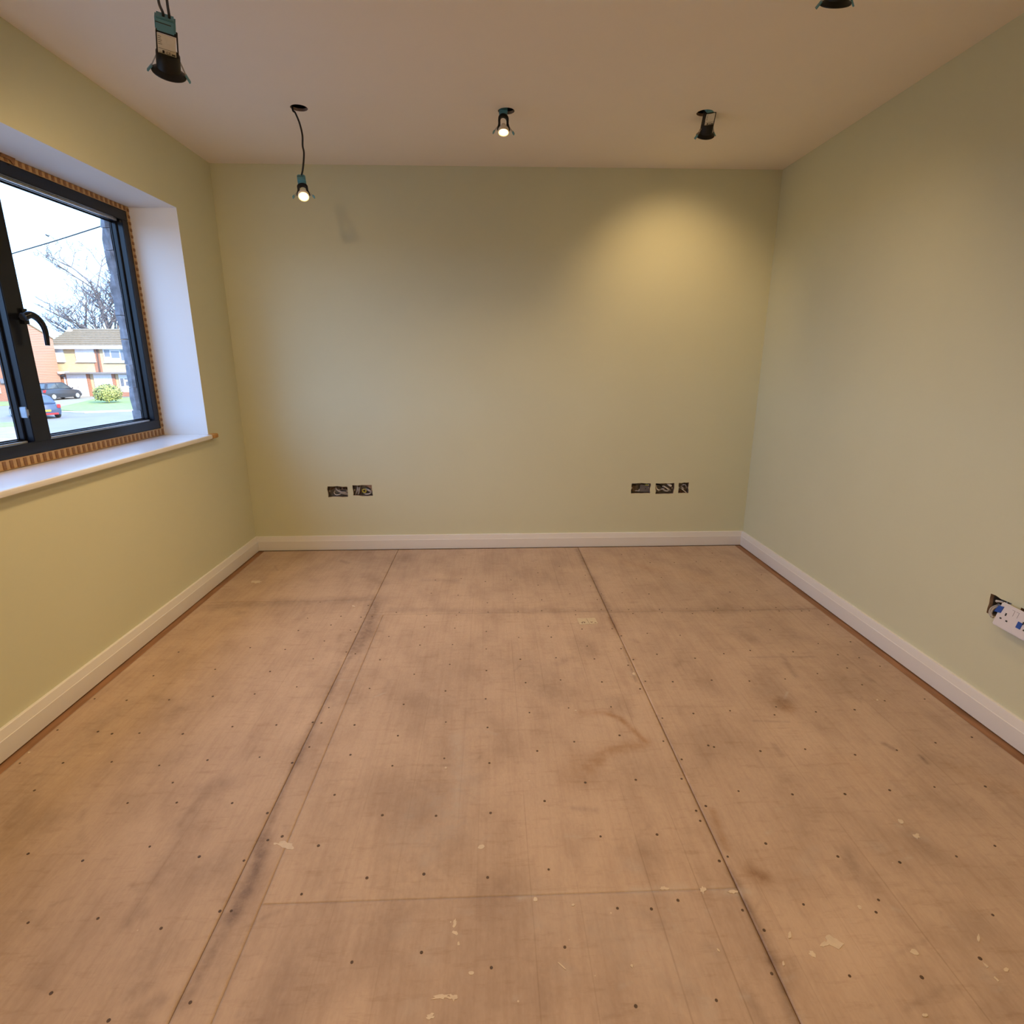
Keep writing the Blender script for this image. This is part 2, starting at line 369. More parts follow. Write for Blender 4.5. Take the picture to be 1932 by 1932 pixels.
# wear strokes: pixel polyline on the floor, half width in metres, strength
DIRT = [([(706, 1140), (690, 1195), (668, 1228)], .045, .8), ([(668, 1228), (640, 1275), (600, 1350), (560, 1430)], .012, .6), ([(560, 1430), (530, 1500), (500, 1580)], .010, .6),
        ([(500, 1580), (480, 1650), (450, 1710), (436, 1735)], .022, .95), ([(436, 1735), (405, 1790), (370, 1850), (340, 1900)], .016, .7),
        ([(590, 1370), (560, 1440)], .018, .6), ([(640, 1250), (610, 1330)], .014, .5), ([(715, 1165), (660, 1320)], .05, .25),
        ([(395, 1146), (520, 1138), (700, 1130)], .05, .42), ([(560, 1136), (640, 1132), (690, 1128)], .022, .5), ([(700, 1150), (900, 1152), (1150, 1152), (1400, 1150), (1540, 1147)], .035, .32),
        ([(1300, 1153), (1545, 1149)], .012, .45), ([(1088, 1036), (1120, 1095), (1150, 1155)], .016, .7), ([(1150, 1160), (1160, 1185)], .014, .6),
        ([(1175, 1220), (1200, 1285)], .006, .6), ([(1240, 1350), (1290, 1455)], .006, .5), ([(1300, 1480), (1375, 1640)], .005, .45), ([(1375, 1640), (1400, 1690), (1440, 1770), (1500, 1925)], .012, .8),
        ([(1405, 1870), (1440, 1932)], .016, .5), ([(720, 1240), (680, 1345)], .006, .2),
        ([(800, 1500), (830, 1600), (790, 1650)], .13, .32), ([(760, 1700), (740, 1760)], .12, .28), ([(860, 1600), (830, 1620)], .06, .3), ([(620, 1620), (640, 1700)], .05, .15),
        ([(400, 1480), (340, 1560)], .02, .4), ([(420, 1478), (385, 1488)], .03, .35), ([(360, 1540), (330, 1600), (290, 1665)], .025, .3), ([(270, 1700), (240, 1745)], .012, .4), ([(300, 1890), (270, 1910)], .02, .5),
        ([(470, 1690), (430, 1760)], .04, .2), ([(560, 1800), (520, 1880)], .05, .3), ([(430, 1800), (400, 1860)], .05, .25), ([(270, 1860), (250, 1875)], .02, .5),
        ([(1390, 1190), (1410, 1205)], .06, .35), ([(1490, 1190), (1500, 1200)], .04, .3), ([(1478, 1320), (1470, 1330)], .03, .55), ([(1440, 1285), (1455, 1300)], .06, .3), ([(1415, 1240), (1535, 1239)], .006, .45),
        ([(1475, 1235), (1500, 1275)], .012, .45), ([(1420, 1360), (1490, 1362)], .005, .4), ([(1630, 1275), (1645, 1285)], .015, .5), ([(1668, 1403), (1690, 1415)], .012, .6), ([(1735, 1425), (1750, 1440)], .008, .9),
        ([(1460, 1405), (1475, 1425)], .01, .4), ([(1520, 1095), (1470, 1120)], .05, .2), ([(1700, 1500), (1830, 1530)], .05, .2), ([(1240, 1055), (1330, 1080)], .05, .2), ([(1000, 1250), (1040, 1300)], .08, .25),
        ([(1080, 1210), (1120, 1230)], .06, .28), ([(1160, 1320), (1185, 1345)], .04, .3), ([(1600, 1610), (1610, 1640)], .025, .5), ([(1580, 1640), (1620, 1660)], .02, .35), ([(1418, 1640), (1440, 1655)], .02, .4),
        ([(1725, 1580), (1760, 1610)], .03, .35), ([(1690, 1480), (1720, 1520)], .02, .2), ([(1900, 1500), (1932, 1540)], .06, .2), ([(1180, 1870), (1250, 1932)], .06, .25), ([(1000, 1690), (1030, 1900)], .012, .2),
        ([(690, 1085), (720, 1100)], .05, .3), ([(800, 1095), (860, 1095)], .03, .3), ([(645, 1058), (655, 1062)], .02, .5), ([(740, 1060), (760, 1070)], .05, .25), ([(800, 1320), (830, 1335)], .06, .25),
        ([(0, 1600), (60, 1480), (150, 1400), (240, 1330)], .05, .35), ([(30, 1500), (130, 1410)], .1, .2), ([(800, 1444), (850, 1444)], .006, .5), ([(970, 1700), (1000, 1800)], .03, .15)]
STAIN = [([(1140, 1345), (1170, 1355), (1195, 1378), (1216, 1398)], .012, .75), ([(1190, 1375), (1213, 1396)], .009, .7), ([(1216, 1400), (1180, 1410), (1140, 1420), (1110, 1450)], .03, .55), ([(1140, 1418), (1120, 1432)], .03, .4),
         ([(1100, 1345), (1150, 1345)], .02, .35), ([(1475, 1325), (1482, 1335)], .035, .6), ([(1420, 1645), (1436, 1655)], .025, .6), ([(1150, 1165), (1170, 1200)], .012, .5), ([(1100, 1440), (1090, 1465)], .06, .3),
         ([(1180, 1060), (1230, 1075)], .05, .3), ([(1300, 1085), (1360, 1100)], .08, .2), ([(1800, 1450), (1932, 1500)], .05, .2), ([(1600, 1440), (1640, 1460)], .05, .2), ([(1370, 1600), (1345, 1530)], .012, .5)]
PALE = [([(862, 1390), (868, 1460), (862, 1540)], .025, .55), ([(820, 1510), (860, 1560), (790, 1585)], .04, .4), ([(880, 1440), (895, 1500)], .03, .3), ([(780, 1520), (750, 1590)], .03, .3),
        ([(1190, 1682), (1290, 1676)], .012, .8), ([(1350, 1680), (1410, 1684)], .012, .8), ([(980, 1694), (1010, 1690)], .008, .9), ([(1110, 1690), (1180, 1686)], .006, .3), ([(1130, 1760), (1240, 1780)], .05, .35), ([(1200, 1800), (1290, 1850)], .06, .3),
        ([(640, 1283), (670, 1284)], .006, .6), ([(703, 1316), (727, 1307)], .004, .7), ([(1486, 1305), (1480, 1318)], .004, .9), ([(915, 1380), (935, 1385)], .006, .5), ([(1190, 1270), (1206, 1275)], .012, .5), ([(1500, 1640), (1540, 1600)], .012, .3),
        ([(1690, 1555), (1700, 1560)], .006, .6), ([(1730, 1578), (1745, 1582)], .01, .4), ([(835, 1755), (870, 1765)], .006, .3), ([(660, 1060), (700, 1062)], .008, .3), ([(1050, 1720), (1250, 1760)], .08, .2), ([(690, 1060), (690, 1075)], .02, .12)]
_r = random.Random(21)
for _ in range(130):    # scattered scuffs and grubby patches
    px, py = _r.uniform(20, 1910), _r.uniform(1050, 1925); an = _r.uniform(0, math.pi); ln = _r.uniform(8, 70) * (py - 850) / 700
    if fl(px, py).x < .1 or fl(px, py).x > 3.33: continue
    DIRT.append(([(px - ln * math.cos(an) * .5, py - ln * math.sin(an) * .3), (px + ln * math.cos(an) * .5, py + ln * math.sin(an) * .3)], _r.choice((.005, .006, .012, .03, .06)), _r.uniform(.12, .34)))
for _ in range(45):
    px, py = _r.uniform(700, 1900), _r.uniform(1500, 1925); an = _r.uniform(0, math.pi); ln = _r.uniform(5, 30)
    PALE.append(([(px - ln * math.cos(an) * .5, py - ln * math.sin(an) * .3), (px + ln * math.cos(an) * .5, py + ln * math.sin(an) * .3)], _r.choice((.005, .006, .02)), _r.uniform(.2, .6)))
DIRT = [d for d in DIRT if min(p[1] for p in d[0]) > 1020]
def wear_field(P, strokes):
    out = np.zeros(len(P), np.float32)
    for pts, hw, st in strokes:
        q = [np.array(fl(*p)[:2]) for p in pts]; lo = np.min(q, 0) - 2.2 * hw; hi = np.max(q, 0) + 2.2 * hw
        sel = np.where((P[:, 0] > lo[0]) & (P[:, 0] < hi[0]) & (P[:, 1] > lo[1]) & (P[:, 1] < hi[1]))[0]
        if len(sel) == 0: continue
        pp = P[sel]; dm = np.full(len(sel), 1e9)
        for a, b in zip(q[:-1], q[1:]):
            ab = b - a; t = np.clip(((pp - a) @ ab) / (ab @ ab + 1e-12), 0, 1); dm = np.minimum(dm, np.linalg.norm(pp - (a + t[:, None] * ab), axis=1))
        out[sel] = np.maximum(out[sel], st * np.exp(-(dm / max(hw, 0.0045)) ** 2))
    return out
def sheet(x0, x1, y0, y1, tint, z=0.0):
    step = 0.006
    xs = np.linspace(x0, x1, max(3, int((x1 - x0) / step)))
    ys = np.linspace(max(y0, 0.70), y1, max(3, int((y1 - max(y0, 0.70)) / step))) if y1 > 0.70 else np.linspace(y0, y1, 3)
    if y0 < 0.70 < y1: ys = np.concatenate([[y0], ys])
    nx, ny = len(xs), len(ys)
    X, Y = np.meshgrid(xs, ys); P = np.stack([X.ravel(), Y.ravel()], 1)
    co = np.zeros((nx * ny * 1, 3), np.float32); co[:, :2] = P; co[:, 2] = z
    idx = np.arange(nx * ny).reshape(ny, nx)
    q = np.stack([idx[:-1, :-1], idx[:-1, 1:], idx[1:, 1:], idx[1:, :-1]], -1).reshape(-1, 4)
    ring = np.concatenate([idx[0, :], idx[1:, -1], idx[-1, -2::-1], idx[-2:0:-1, 0]])
    low = co[ring].copy(); low[:, 2] = -0.006; nb = len(co); lowi = nb + np.arange(len(ring)); nxt = np.roll(np.arange(len(ring)), -1)
    side = np.stack([ring[nxt], ring, lowi, lowi[nxt]], -1)
    V = np.concatenate([co, low]); Fq = np.concatenate([q, side])
    me = bpy.data.meshes.new('plywood_sheet'); me.vertices.add(len(V)); me.vertices.foreach_set('co', V.ravel())
    me.loops.add(Fq.size); me.loops.foreach_set('vertex_index', Fq.astype(np.int32).ravel())
    me.polygons.add(len(Fq)); me.polygons.foreach_set('loop_start', np.arange(0, Fq.size, 4, dtype=np.int32)); 
    me.update(calc_edges=True); me.validate()
    VP = V[:, :2].astype(float)
    ca = np.zeros((len(V), 4), np.float32); ca[:, 3] = 1
    ca[:, 0] = wear_field(VP, DIRT); ca[:, 1] = wear_field(VP, PALE); ca[:, 2] = wear_field(VP, STAIN)
    a = me.attributes.new('wear', 'FLOAT_COLOR', 'POINT'); a.data.foreach_set('color', ca.ravel())
    t = me.attributes.new('tint', 'FLOAT', 'POINT'); t.data.foreach_set('value', np.full(len(V), tint, np.float32))
    me.materials.append(PLY); o = bpy.data.objects.new('plywood_sheet', me); COL.objects.link(o); o.parent = floor
    return o
YE = 3.768
SHEETS = []
for a in ((.058, .982, YB + .03, .45, .3), (.058, .982, .453, 2.9125, .1), (.058, .982, 2.9140, YE, 0.0),
          (.9850, 1.0690, YB + .03, 2.7175, .45), (1.0700, 2.2440, YB + .03, 1.0992, .75), (1.0700, 2.2440, 1.0992, 2.7175, 0.0), (.9850, 2.2440, 2.7186, YE, .1),
          (2.2475, 3.372, YB + .03, .26, .5), (2.2475, 3.372, .262, 2.7050, .2), (2.2475, 3.372, 2.7066, YE, 0.0)):
    SHEETS.append((a, sheet(*a)))

# nail heads (pixel list: crop offset, scale, points)
NP = [((560, 1030), 4.83, [(839,825),(1163,740),(1440,750),(1727,780),(1122,904),(1419,899),(1726,940),(758,1037),(1394,1080),(1070,1170),(1728,1136),(663,1300),(1355,1322),(1721,1394),(974,1444),(1358,1606),(1738,1655),(526,1632),(921,1730),(489,1904),(145,1608),(114,1833),(224,1614),(150,1029),(312,721),(533,983),(451,968),(533,787),(489,768),(907,606),(1183,636),(1481,606),(1454,632),(1743,604),(1736,518),(1470,450),(1263,311),(1225,431),(1498,298),(1718,325),(1515,110),(651,543),(585,650),(686,641),(213,513),(402,641),(98,659),(14,771),(251,867),(292,1474),(560,1187)]),
      ((960, 1030), 4.83, [(20,310),(267,358),(35,440),(59,481),(300,492),(556,437),(746,366),(84,598),(299,591),(360,733),(667,758),(607,589),(609,628),(842,580),(806,490),(934,590),(1093,581),(1131,617),(1373,580),(1396,608),(1277,438),(1162,300),(1390,288),(1033,428),(842,436),(696,268),(460,186),(264,245),(90,835),(387,832),(714,914),(942,755),(1025,820),(1023,937),(1262,797),(1562,815),(1135,1036),(1087,1088),(1350,988),(1697,1024),(105,1033),(430,1020),(153,1247),(472,1222),(848,1240),(1244,1234),(1196,1303),(1494,1238),(1848,1224),(545,1477),(188,1519),(931,1467),(1399,1570),(1682,1528),(1009,1727),(596,1785),(259,1869),(1408,1780),(1818,1819),(1870,1833),(780,1030),(1622,572),(1673,617),(1868,597),(1905,568),(1287,153),(1508,152),(1235,77),(1028,79),(1708,144)]),
      ((1340, 1030), 4.83, [(18,67),(94,142),(243,263),(466,263),(179,421),(425,407),(300,565),(363,595),(599,563),(628,594),(902,592),(833,593),(840,562),(70,568),(33,597),(545,765),(1075,717),(984,890),(1278,874),(124,982),(364,953),(755,965),(1163,992),(1357,1020),(1547,1097),(1248,1113),(977,1164),(683,1213),(14,1224),(357,1232),(1384,1266),(1590,1411),(1316,1493),(963,1513),(586,1540),(181,1503),(34,1833),(457,1870),(865,1853),(1320,1904),(1700,1862),(600,1467)]),
      ((160, 1380), 4.83, [(120,2),(248,22),(498,16),(893,23),(245,278),(679,310),(1118,262),(1593,235),(390,653),(838,649),(1343,654),(802,467),(592,1050),(1043,1142),(1450,1178),(1668,991),(1799,957),(1890,287),(1664,745),(120,1705),(695,1795),(1231,1639),(1335,1636)]),
      ((560, 1430), 4.83, [(871,72),(1344,5),(1755,47),(344,337),(780,522),(1269,528),(197,800),(639,1094),(1158,1059),(1739,1090),(43,1242),(1136,1773),(502,1862),(1773,1912),(1766,502)]),
      ((960, 1430), 4.83, [(697,225),(1157,200),(1574,191),(1575,14),(326,393),(836,716),(1351,699),(1707,482),(1795,439),(1744,574),(363,1017),(1918,940),(990,1371),(1541,1298),(1299,1377),(510,1725)]),
      ((1340, 1430), 4.83, [(258,303),(749,333),(1228,330),(1635,295),(506,781),(159,900),(84,940),(1163,899),(1727,952),(850,1336),(1511,1407),(1533,1295),(491,1571),(294,1388)]),
      ((0, 1000), 2.0, [(812,526),(579,550),(674,461),(944,444),(1019,534),(1076,451),(1182,486),(1250,358),(615,402),(530,469),(435,551),(638,641),(478,643),(357,637),(217,755),(370,760),(423,769),(527,767),(689,770),(803,628),(961,619),(1043,736),(1120,592),(1167,819),(979,857),(1104,878),(877,742),(602,888),(784,869),(238,879),(75,880),(130,983)]),
      ((966, 1000), 2.0, [(1735,782),(1598,803),(1786,968),(1594,970),(1425,982),(1452,830),(1295,848),(1105,827),(1406,646),(1557,638),(1281,422),(1388,514),(1266,521),(1155,429),(1146,686),(823,683)]),
      ((0, 1432), 2.0, [(193,884),(106,618),(106,358),(368,602),(312,384),(565,330),(752,370),(607,638),(481,166),(130,119),(1328,767),(1385,449),(1598,435),(1645,214),(1442,212),(1201,327),(1137,510),(1590,730),(1852,789),(1841,447),(699,852),(718,919),(410,987),(921,383)]),
      ((966, 1432), 2.0, [(1814,589),(1822,328),(1677,368),(1463,390),(1766,753),(1546,824),(1274,819),(1373,577),(1100,548),(951,646),(980,810),(771,911),(467,933),(399,564),(200,710),(1786,103),(1595,106),(1425,118)])]
nails = []
for (ox, oy), s, pts in NP:
    for x, y in pts:
        px, py = ox + x / s, oy + y / s
        if all((px - a) ** 2 + (py - b) ** 2 > 49 for a, b in nails): nails.append((px, py))
per = {}
for px, py in nails:
    p = fl(px, py)
    for i, (a, o) in enumerate(SHEETS):
        if a[0] + .004 < p.x < a[1] - .004 and a[2] + .004 < p.y < a[3] - .004: per.setdefault(i, []).append(p)
rn = random.Random(3)
for i, ps in per.items():
    m = MB()
    for p in ps:
        r_ = rn.uniform(.0030, .0042)
        n = 10
        # a countersunk head: dark dish set in a thin rim
        vs = [(p.x + r_ * math.cos(2 * math.pi * k / n), p.y + r_ * math.sin(2 * math.pi * k / n), 0.0008) for k in range(n)]
        vs += [(p.x + r_ * .55 * math.cos(2 * math.pi * k / n), p.y + r_ * .55 * math.sin(2 * math.pi * k / n), 0.0003) for k in range(n)]
        vs += [(p.x + r_ * 1.05 * math.cos(2 * math.pi * k / n), p.y + r_ * 1.05 * math.sin(2 * math.pi * k / n), -0.001) for k in range(n)]
        m.add(vs, [(k, (k + 1) % n, n + (k + 1) % n, n + k) for k in range(n)] + [tuple(range(n, 2 * n))] + [(k, 2 * n + k, 2 * n + (k + 1) % n, (k + 1) % n) for k in range(n)])
    o = m.build('nail_heads', NAIL, SHEETS[i][1]); o['kind'] = 'stuff'
# dried paint spots on the boards (px centre, half sizes in px, turn)
def blob(px, py, a, b, ang, seed, rag=0.25, n=14):
    rnd = random.Random(seed); q = []
    for k in range(n):
        t = 2 * math.pi * k / n; s = 1 + rnd.uniform(-rag, rag)
        dx, dy = a * s * math.cos(t), b * s * math.sin(t); ca, sa = math.cos(ang), math.sin(ang)
        q.append(fl(px + dx * ca - dy * sa, py + dx * sa + dy * ca))
    m = MB(); zt = 0.0005 + seed * 0.00003; vs = [(p.x, p.y, zt) for p in q] + [(p.x, p.y, -0.0005) for p in q]
    m.add(vs, [tuple(range(n))] + [(k, n + k, n + (k + 1) % n, (k + 1) % n) for k in range(n)])
    c = fl(px, py); own = floor
    for a_, o_ in SHEETS:
        if a_[0] < c.x < a_[1] and a_[2] < c.y < a_[3]: own = o_
    return m.build('paint_spot', SPLASH, own)
for i, bl in enumerate([(538, 1595, 14, 6, .35, .4), (546, 1597, 8, 6, 0, .3), (520, 1592, 4, 2, 0, .3), (908, 1598, 6.5, 4, -.3, .08), (860, 1761, 6, 4, .5, .4), (858, 1742, 3, 7, .3, .4), (865, 1781, 2, 4, 0, .3), (889, 1836, 5.5, 3.8, 0, .12),
                        (832, 1881, 15, 5, -.1, .5), (855, 1882, 9, 6, .2, .5), (812, 1918, 8, 5, 0, .5), (1573, 1777, 18, 9, .45, .35), (1556, 1782, 8, 5, -.4, .4), (1532, 1800, 5, 8, -.6, .4), (1622, 1712, 5, 3, .7, .2), (484, 1098, 9, 2.6, -.03, .3),
                        (55, 1420, 3, 1.6, -.3, .2), (1010, 1697, 4, 4, 0, .2), (1898, 1830, 5, 4, .3, .2), (1725, 1796, 9, 5, .5, .3), (1846, 1770, 2.5, 7, 0, .2), (1478, 1818, 2, 5, -.2, .2), (1326, 1680, 5, 6, 0, .4), (1252, 1676, 8, 3.5, 0, .4),
                        (1382, 1683, 9, 3, 0, .4), (1355, 1793, 1.5, 4, -.7, .2), (1081, 1708, 3, 2, 0, .3), (667, 1144, 3, 1.6, .2, .2), (1880, 1848, 8, 2, .7, .4), (1860, 1822, 6, 2, .8, .4), (1730, 1579, 7, 4, .2, .5), (1192, 1823, 3, 3, 0, .4),
                        (1700, 1551, 7, 3, .5, .3), (1490, 1765, 3, 6, 0, .3), (841, 1449, 2, 2, 0, .2), (1745, 1916, 5, 3, 0, .3), (1655, 1321, 2, 1.5, 0, .2), (1086, 1341, 2, 1.2, 0, .2), (1060, 1823, 11, 1.2, .75, .1), (1196, 1272, 4, 2.4, .5, .4)]):
    blob(*bl[:5], i, bl[5])

# ---- printed paper sticker on the floor
q = [fl(1088, 1167), fl(1122.5, 1166), fl(1128, 1176.5), fl(1094, 1179)]
sm = Matrix.Translation((q[0] + q[2]) / 2)
st = thing('floor_sticker', 'small two-panel paper sticker stuck to the plywood floor', 'sticker', sm)
loc = [p - (q[0] + q[2]) / 2 for p in q]
m = MB(); m.add([(p.x, p.y, .0012) for p in loc] + [(p.x, p.y, 0) for p in loc], [(0, 1, 2, 3), (0, 4, 5, 1), (1, 5, 6, 2), (2, 6, 7, 3), (3, 7, 4, 0)]); m.build('paper', STICKER, st)
def lerp2(u, v): 
    a = loc[3].lerp(loc[2], u); b = loc[0].lerp(loc[1], u); return a.lerp(b, v)
def mark(pts, name='printed_mark'):
    m = MB(); v = [lerp2(*p) for p in pts]; m.add([(p.x, p.y, .0016) for p in v] + [(p.x, p.y, .0011) for p in v], [tuple(range(len(v)))] + [(i, len(v) + i, len(v) + (i + 1) % len(v), (i + 1) % len(v)) for i in range(len(v))]); m.build(name, WIREB, st)
mark([(.535, .06), (.55, .06), (.52, .92), (.505, .92)], 'divider_line')
mark([(.12, .3), (.2, .16), (.24, .2), (.17, .36)]); mark([(.2, .42), (.3, .42), (.3, .36), (.2, .36)]); mark([(.32, .16), (.36, .36), (.32, .4), (.28, .2)])
mark([(.62, .34), (.7, .18), (.78, .34), (.74, .36), (.7, .28), (.66, .36)]); mark([(.84, .14), (.95, .14), (.95, .2), (.84, .2)])

# ================================================================== WINDOW
win = bpy.data.objects.new('window_1', None); COL.objects.link(win); win.location = (FX, 2.27, OZ0)
struct(win, 'dark grey framed two-light window over the white sill')
def wbox(m, a, b): return m.box((a[0] - FX, a[1] - 2.27, a[2] - OZ0), (b[0] - FX, b[1] - 2.27, b[2] - OZ0))
XB = -0.322
FW = 0.049
MY0, MY1 = 2.405, 2.498
for nm, a, b in (('bottom_rail', (XB, OY0, OZ0), (FX, OY1, OZ0 + FW)), ('top_rail', (XB, OY0, OZ1 - FW), (FX, OY1, OZ1)),
                 ('jamb', (XB, OY1 - FW, OZ0 + FW), (FX, OY1, OZ1 - FW)), ('jamb', (XB, OY0, OZ0 + FW), (FX, OY0 + FW, OZ1 - FW)), ('mullion', (XB, MY0, OZ0 + FW), (FX, MY1, OZ1 - FW))):
    wbox(MB(), a, b).build(nm, FRAME, win, bevel=0.0025)
GX = -0.306
for (y0, y1) in ((MY1, OY1 - FW), (OY0 + FW, MY0)):
    z0, z1 = OZ0 + FW, OZ1 - FW
    # glazing beads: stepped strips around each pane
    for nm, a, b in (('glazing_bead', (GX + .004, y0, z0), (GX + .026, y1, z0 + .011)), ('glazing_bead', (GX + .004, y0, z1 - .011), (GX + .026, y1, z1)),
                     ('glazing_bead', (GX + .004, y0, z0 + .011), (GX + .026, y0 + .011, z1 - .011)), ('glazing_bead', (GX + .004, y1 - .011, z0 + .011), (GX + .026, y1, z1 - .011))):
        wbox(MB(), a, b).build(nm, FRAME, win, bevel=0.002)
    gm = MB()
    for a, b in (((GX, y0, z0), (GX + .005, y1, z0 + .015)), ((GX, y0, z1 - .015), (GX + .005, y1, z1)), ((GX, y0, z0), (GX + .005, y0 + .015, z1)), ((GX, y1 - .015, z0), (GX + .005, y1, z1))): wbox(gm, a, b)
    gm.build('gasket', GASKET, win)
    wbox(MB(), (GX - .004, y0, z0), (GX - .0005, y1, z1)).build('glass_pane', GLASS, win)
    # bare aluminium edge on the top rail; bottom strip added as sky glint
    wbox(MB(), (FX - .034, y0 + .012, z0 - .001), (FX - .020, y1 - .012, z0 + .006)).build('alu_glint_edge', ALU, win)
    wbox(MB(), (FX - .034, y0 + .012, z1 - .009), (FX - .020, y1 - .012, z1 + .001)).build('alu_glint_edge', ALU, win)
# handle
hp = [on(0, FX + .004, 47, 597), on(0, FX + .045, 44, 598), on(0, FX + .052, 58, 594), on(0, FX + .055, 74, 604), on(0, FX + .055, 85, 623), on(0, FX + .055, 90, 652)]
hp = [p - win.location for p in hp]
hs = spline(hp[1:], 6); m = MB(); m.tube(hs, .0165, 12, taper=.0085); hd = m.build('handle', FRAME, win, smooth=True)
m = MB(); c = hp[0]; m.box((c.x - .006, c.y - .016, c.z - .03), (c.x + .006, c.y + .010, c.z + .03)); m.tube([c, hp[1]], .014, 10); m.build('handle_base', FRAME, hd)
# silver hinge on the mullion side
c = on(1, MY0, 44, 778) - win.location
m = MB(); m.box((c.x - .012, c.y - .006, c.z - .022), (c.x + .018, c.y + .003, c.z + .022)); HINGE = mat('hinge_steel', (.30, .33, .38), .35, metal=.8, noise=.1, nscale=60); hg = m.build('hinge', HINGE, win, bevel=.002)
m = MB(); m.tube([(c.x + .018, c.y - .004, c.z - .012), (c.x + .018, c.y - .004, c.z + .012)], .006, 10); m.build('hinge_pin', HINGE, hg)

# ---- fixing strips (ribbed brown packing) round the frame
def ribbed(name, p0, p1, wdir, wid, thick_dir, n, label):
    """strip from p0 to p1, width along wdir, ribs proud along thick_dir"""
    p0, p1, wdir, td = Vector(p0), Vector(p1), Vector(wdir), Vector(thick_dir)
    root = thing(name, label, 'packing strip', Matrix.Translation(p0), 'ribbed packing strips round the window frame')
    L = p1 - p0; m = MB()
    def quadbox(a, b, w0, w1, t0, t1, mm):
        pts = []
        for t in (t0, t1):
            for s, w in ((a, w0), (b, w0), (b, w1), (a, w1)): pts.append(L * s + wdir * w + td * t)
        mm.hexa(pts)
    quadbox(0, 1, 0, wid, -.010, .002, m); m.build('backing_strip', TAPE, root)
    base = None
    for i in range(n):
        s = (i + .5) / n; hw = .26 / n
        if base is None:
            mm = MB(); pts = []
            for t, k in ((.0015, 1), (.005, .75)):
                for a_, w in ((-hw * k, wid * .10), (hw * k, wid * .10), (hw * k, wid * .90), (-hw * k, wid * .90)): pts.append(L * a_ + wdir * w + td * t)
            mm.hexa(pts); base = mm.build('rib', TAPED, root); o = base
        else:
            o = base.copy(); COL.objects.link(o); o.parent = root
        o.location = L * s
    return root
ribbed('packing_strip', (FX + .001, OY0, .8665), (FX + .001, WY1 - .001, .8665), (0, 0, 1), .0385, (1, 0, 0), 62, 'ribbed brown packing strip between window frame and sill')
ribbed('packing_strip', (FX + .001, WY1 - .001, .905), (FX + .001, WY1 - .001, WZ1), (0, -1, 0), .019, (1, 0, 0), 36, 'ribbed brown packing strip up the side of the window frame')
tp = ribbed('packing_strip', (FX + .001, WY0, WZ1 - .001), (FX + .001, WY1 - .02, WZ1 - .001), (0, 0, -1), .024, (1, 0, 0), 60, 'ribbed brown packing strip over the top of the window frame')
# torn flap of the upper strip hanging over the frame
fp = [on(0, FX + .008, a, b) - tp.location for a, b in ((0, 282), (22, 287), (27, 300), (25, 312), (18, 302), (0, 294))]
m = MB(); n = len(fp); m.add(fp + [p + Vector((.004, 0, 0)) for p in fp], [tuple(range(n)), tuple(range(n, 2 * n))] + [(i, (i + 1) % n, n + (i + 1) % n, n + i) for i in range(n)]); m.build('torn_flap', TAPED, tp)

# ---- window board (sill) with tape-wrapped end
sill = thing('window_sill', 'glossy white window board below the dark window frame', 'sill', Matrix.Translation((0, 2.2, .8415)))
sill['kind'] = 'structure'
m = MB(); y1 = WY1 - .0015 - 2.2; y0 = WY0 + .002 - 2.2
m.box((FX + .003, y0, 0), (.0, y1, .0235)); 
m.build('board', SILLM, sill)
m = MB(); prof = [(0.0, 0), (.026, 0), (.0295, .003), (.0305, .010), (.0305, .014), (.0295, .0205), (.026, .0235), (0.0, .0235)]
m.prism(prof, lambda u, v, w: (u + .0003, w, v), WY0 - .05 - 2.2, 1.122); m.build('nosing', SILLM, sill, smooth=True)
m = MB(); m.prism([(0, -.001), (.027, -.001), (.032, .004), (.032, .020), (.027, .0245), (0, .0245)], lambda u, v, w: (u + .0003, w, v), 1.122, 1.19); m.build('end_tape', mat('orange_tape', (0.52, 0.27, 0.07), .5, noise=.35, nscale=70), sill)

# ================================================================== BACK BOXES IN THE END WALL
def back_box(idx, label, group, wires, extra=None):
    a, b, c, d, s = SOCK[idx]; w, h = b - a, d - c
    root = thing('socket_box', label, 'socket box', Matrix.Translation((a, D, c)), group)
    m = MB(); dep = .043; t = .002
    m.box((-.003, dep - t, -.003), (w + .003, dep, h + .003)); m.box((-.003, .0145, -.003), (-.001, dep, h + .003)); m.box((w + .001, .0145, -.003), (w + .003, dep, h + .003))
    m.box((-.003, .0145, -.003), (w + .003, dep, -.001)); m.box((-.003, .0145, h + .001), (w + .003, dep, h + .003)); m.build('metal_box', GALV, root)
    for sx in (.004, w - .012): MB().box((sx, .0155, h / 2 - .006), (sx + .008, .0175, h / 2 + .006)).build('fixing_lug', STEEL, root)
    for pts, r_, mt, nm in wires:
        MB().tube(spline([(u * w, y, v * h) for u, y, v in pts], 6), r_, 8).build(nm, mt, root, smooth=True)
    if extra: extra(root, w, h)
    return root
def x0(root, w, h):
    m = MB()
    for u in (.58, .76, .88): m.lathe([(.0065, 0), (.0065, .004)], 12, off=(u * w, 0, 0))
    mm = MB(); mm.v = [(x, .040 - z, .70 * h + y) for x, y, z in m.v]; mm.f = m.f; mm.mi = m.mi; mm.build('knockout', VOID, root)
    mm = MB(); mm.box((.5 * w, .039, .55 * h), (.97 * w, .041, .97 * h)); mm.build('box_rust', PLASTER, root)
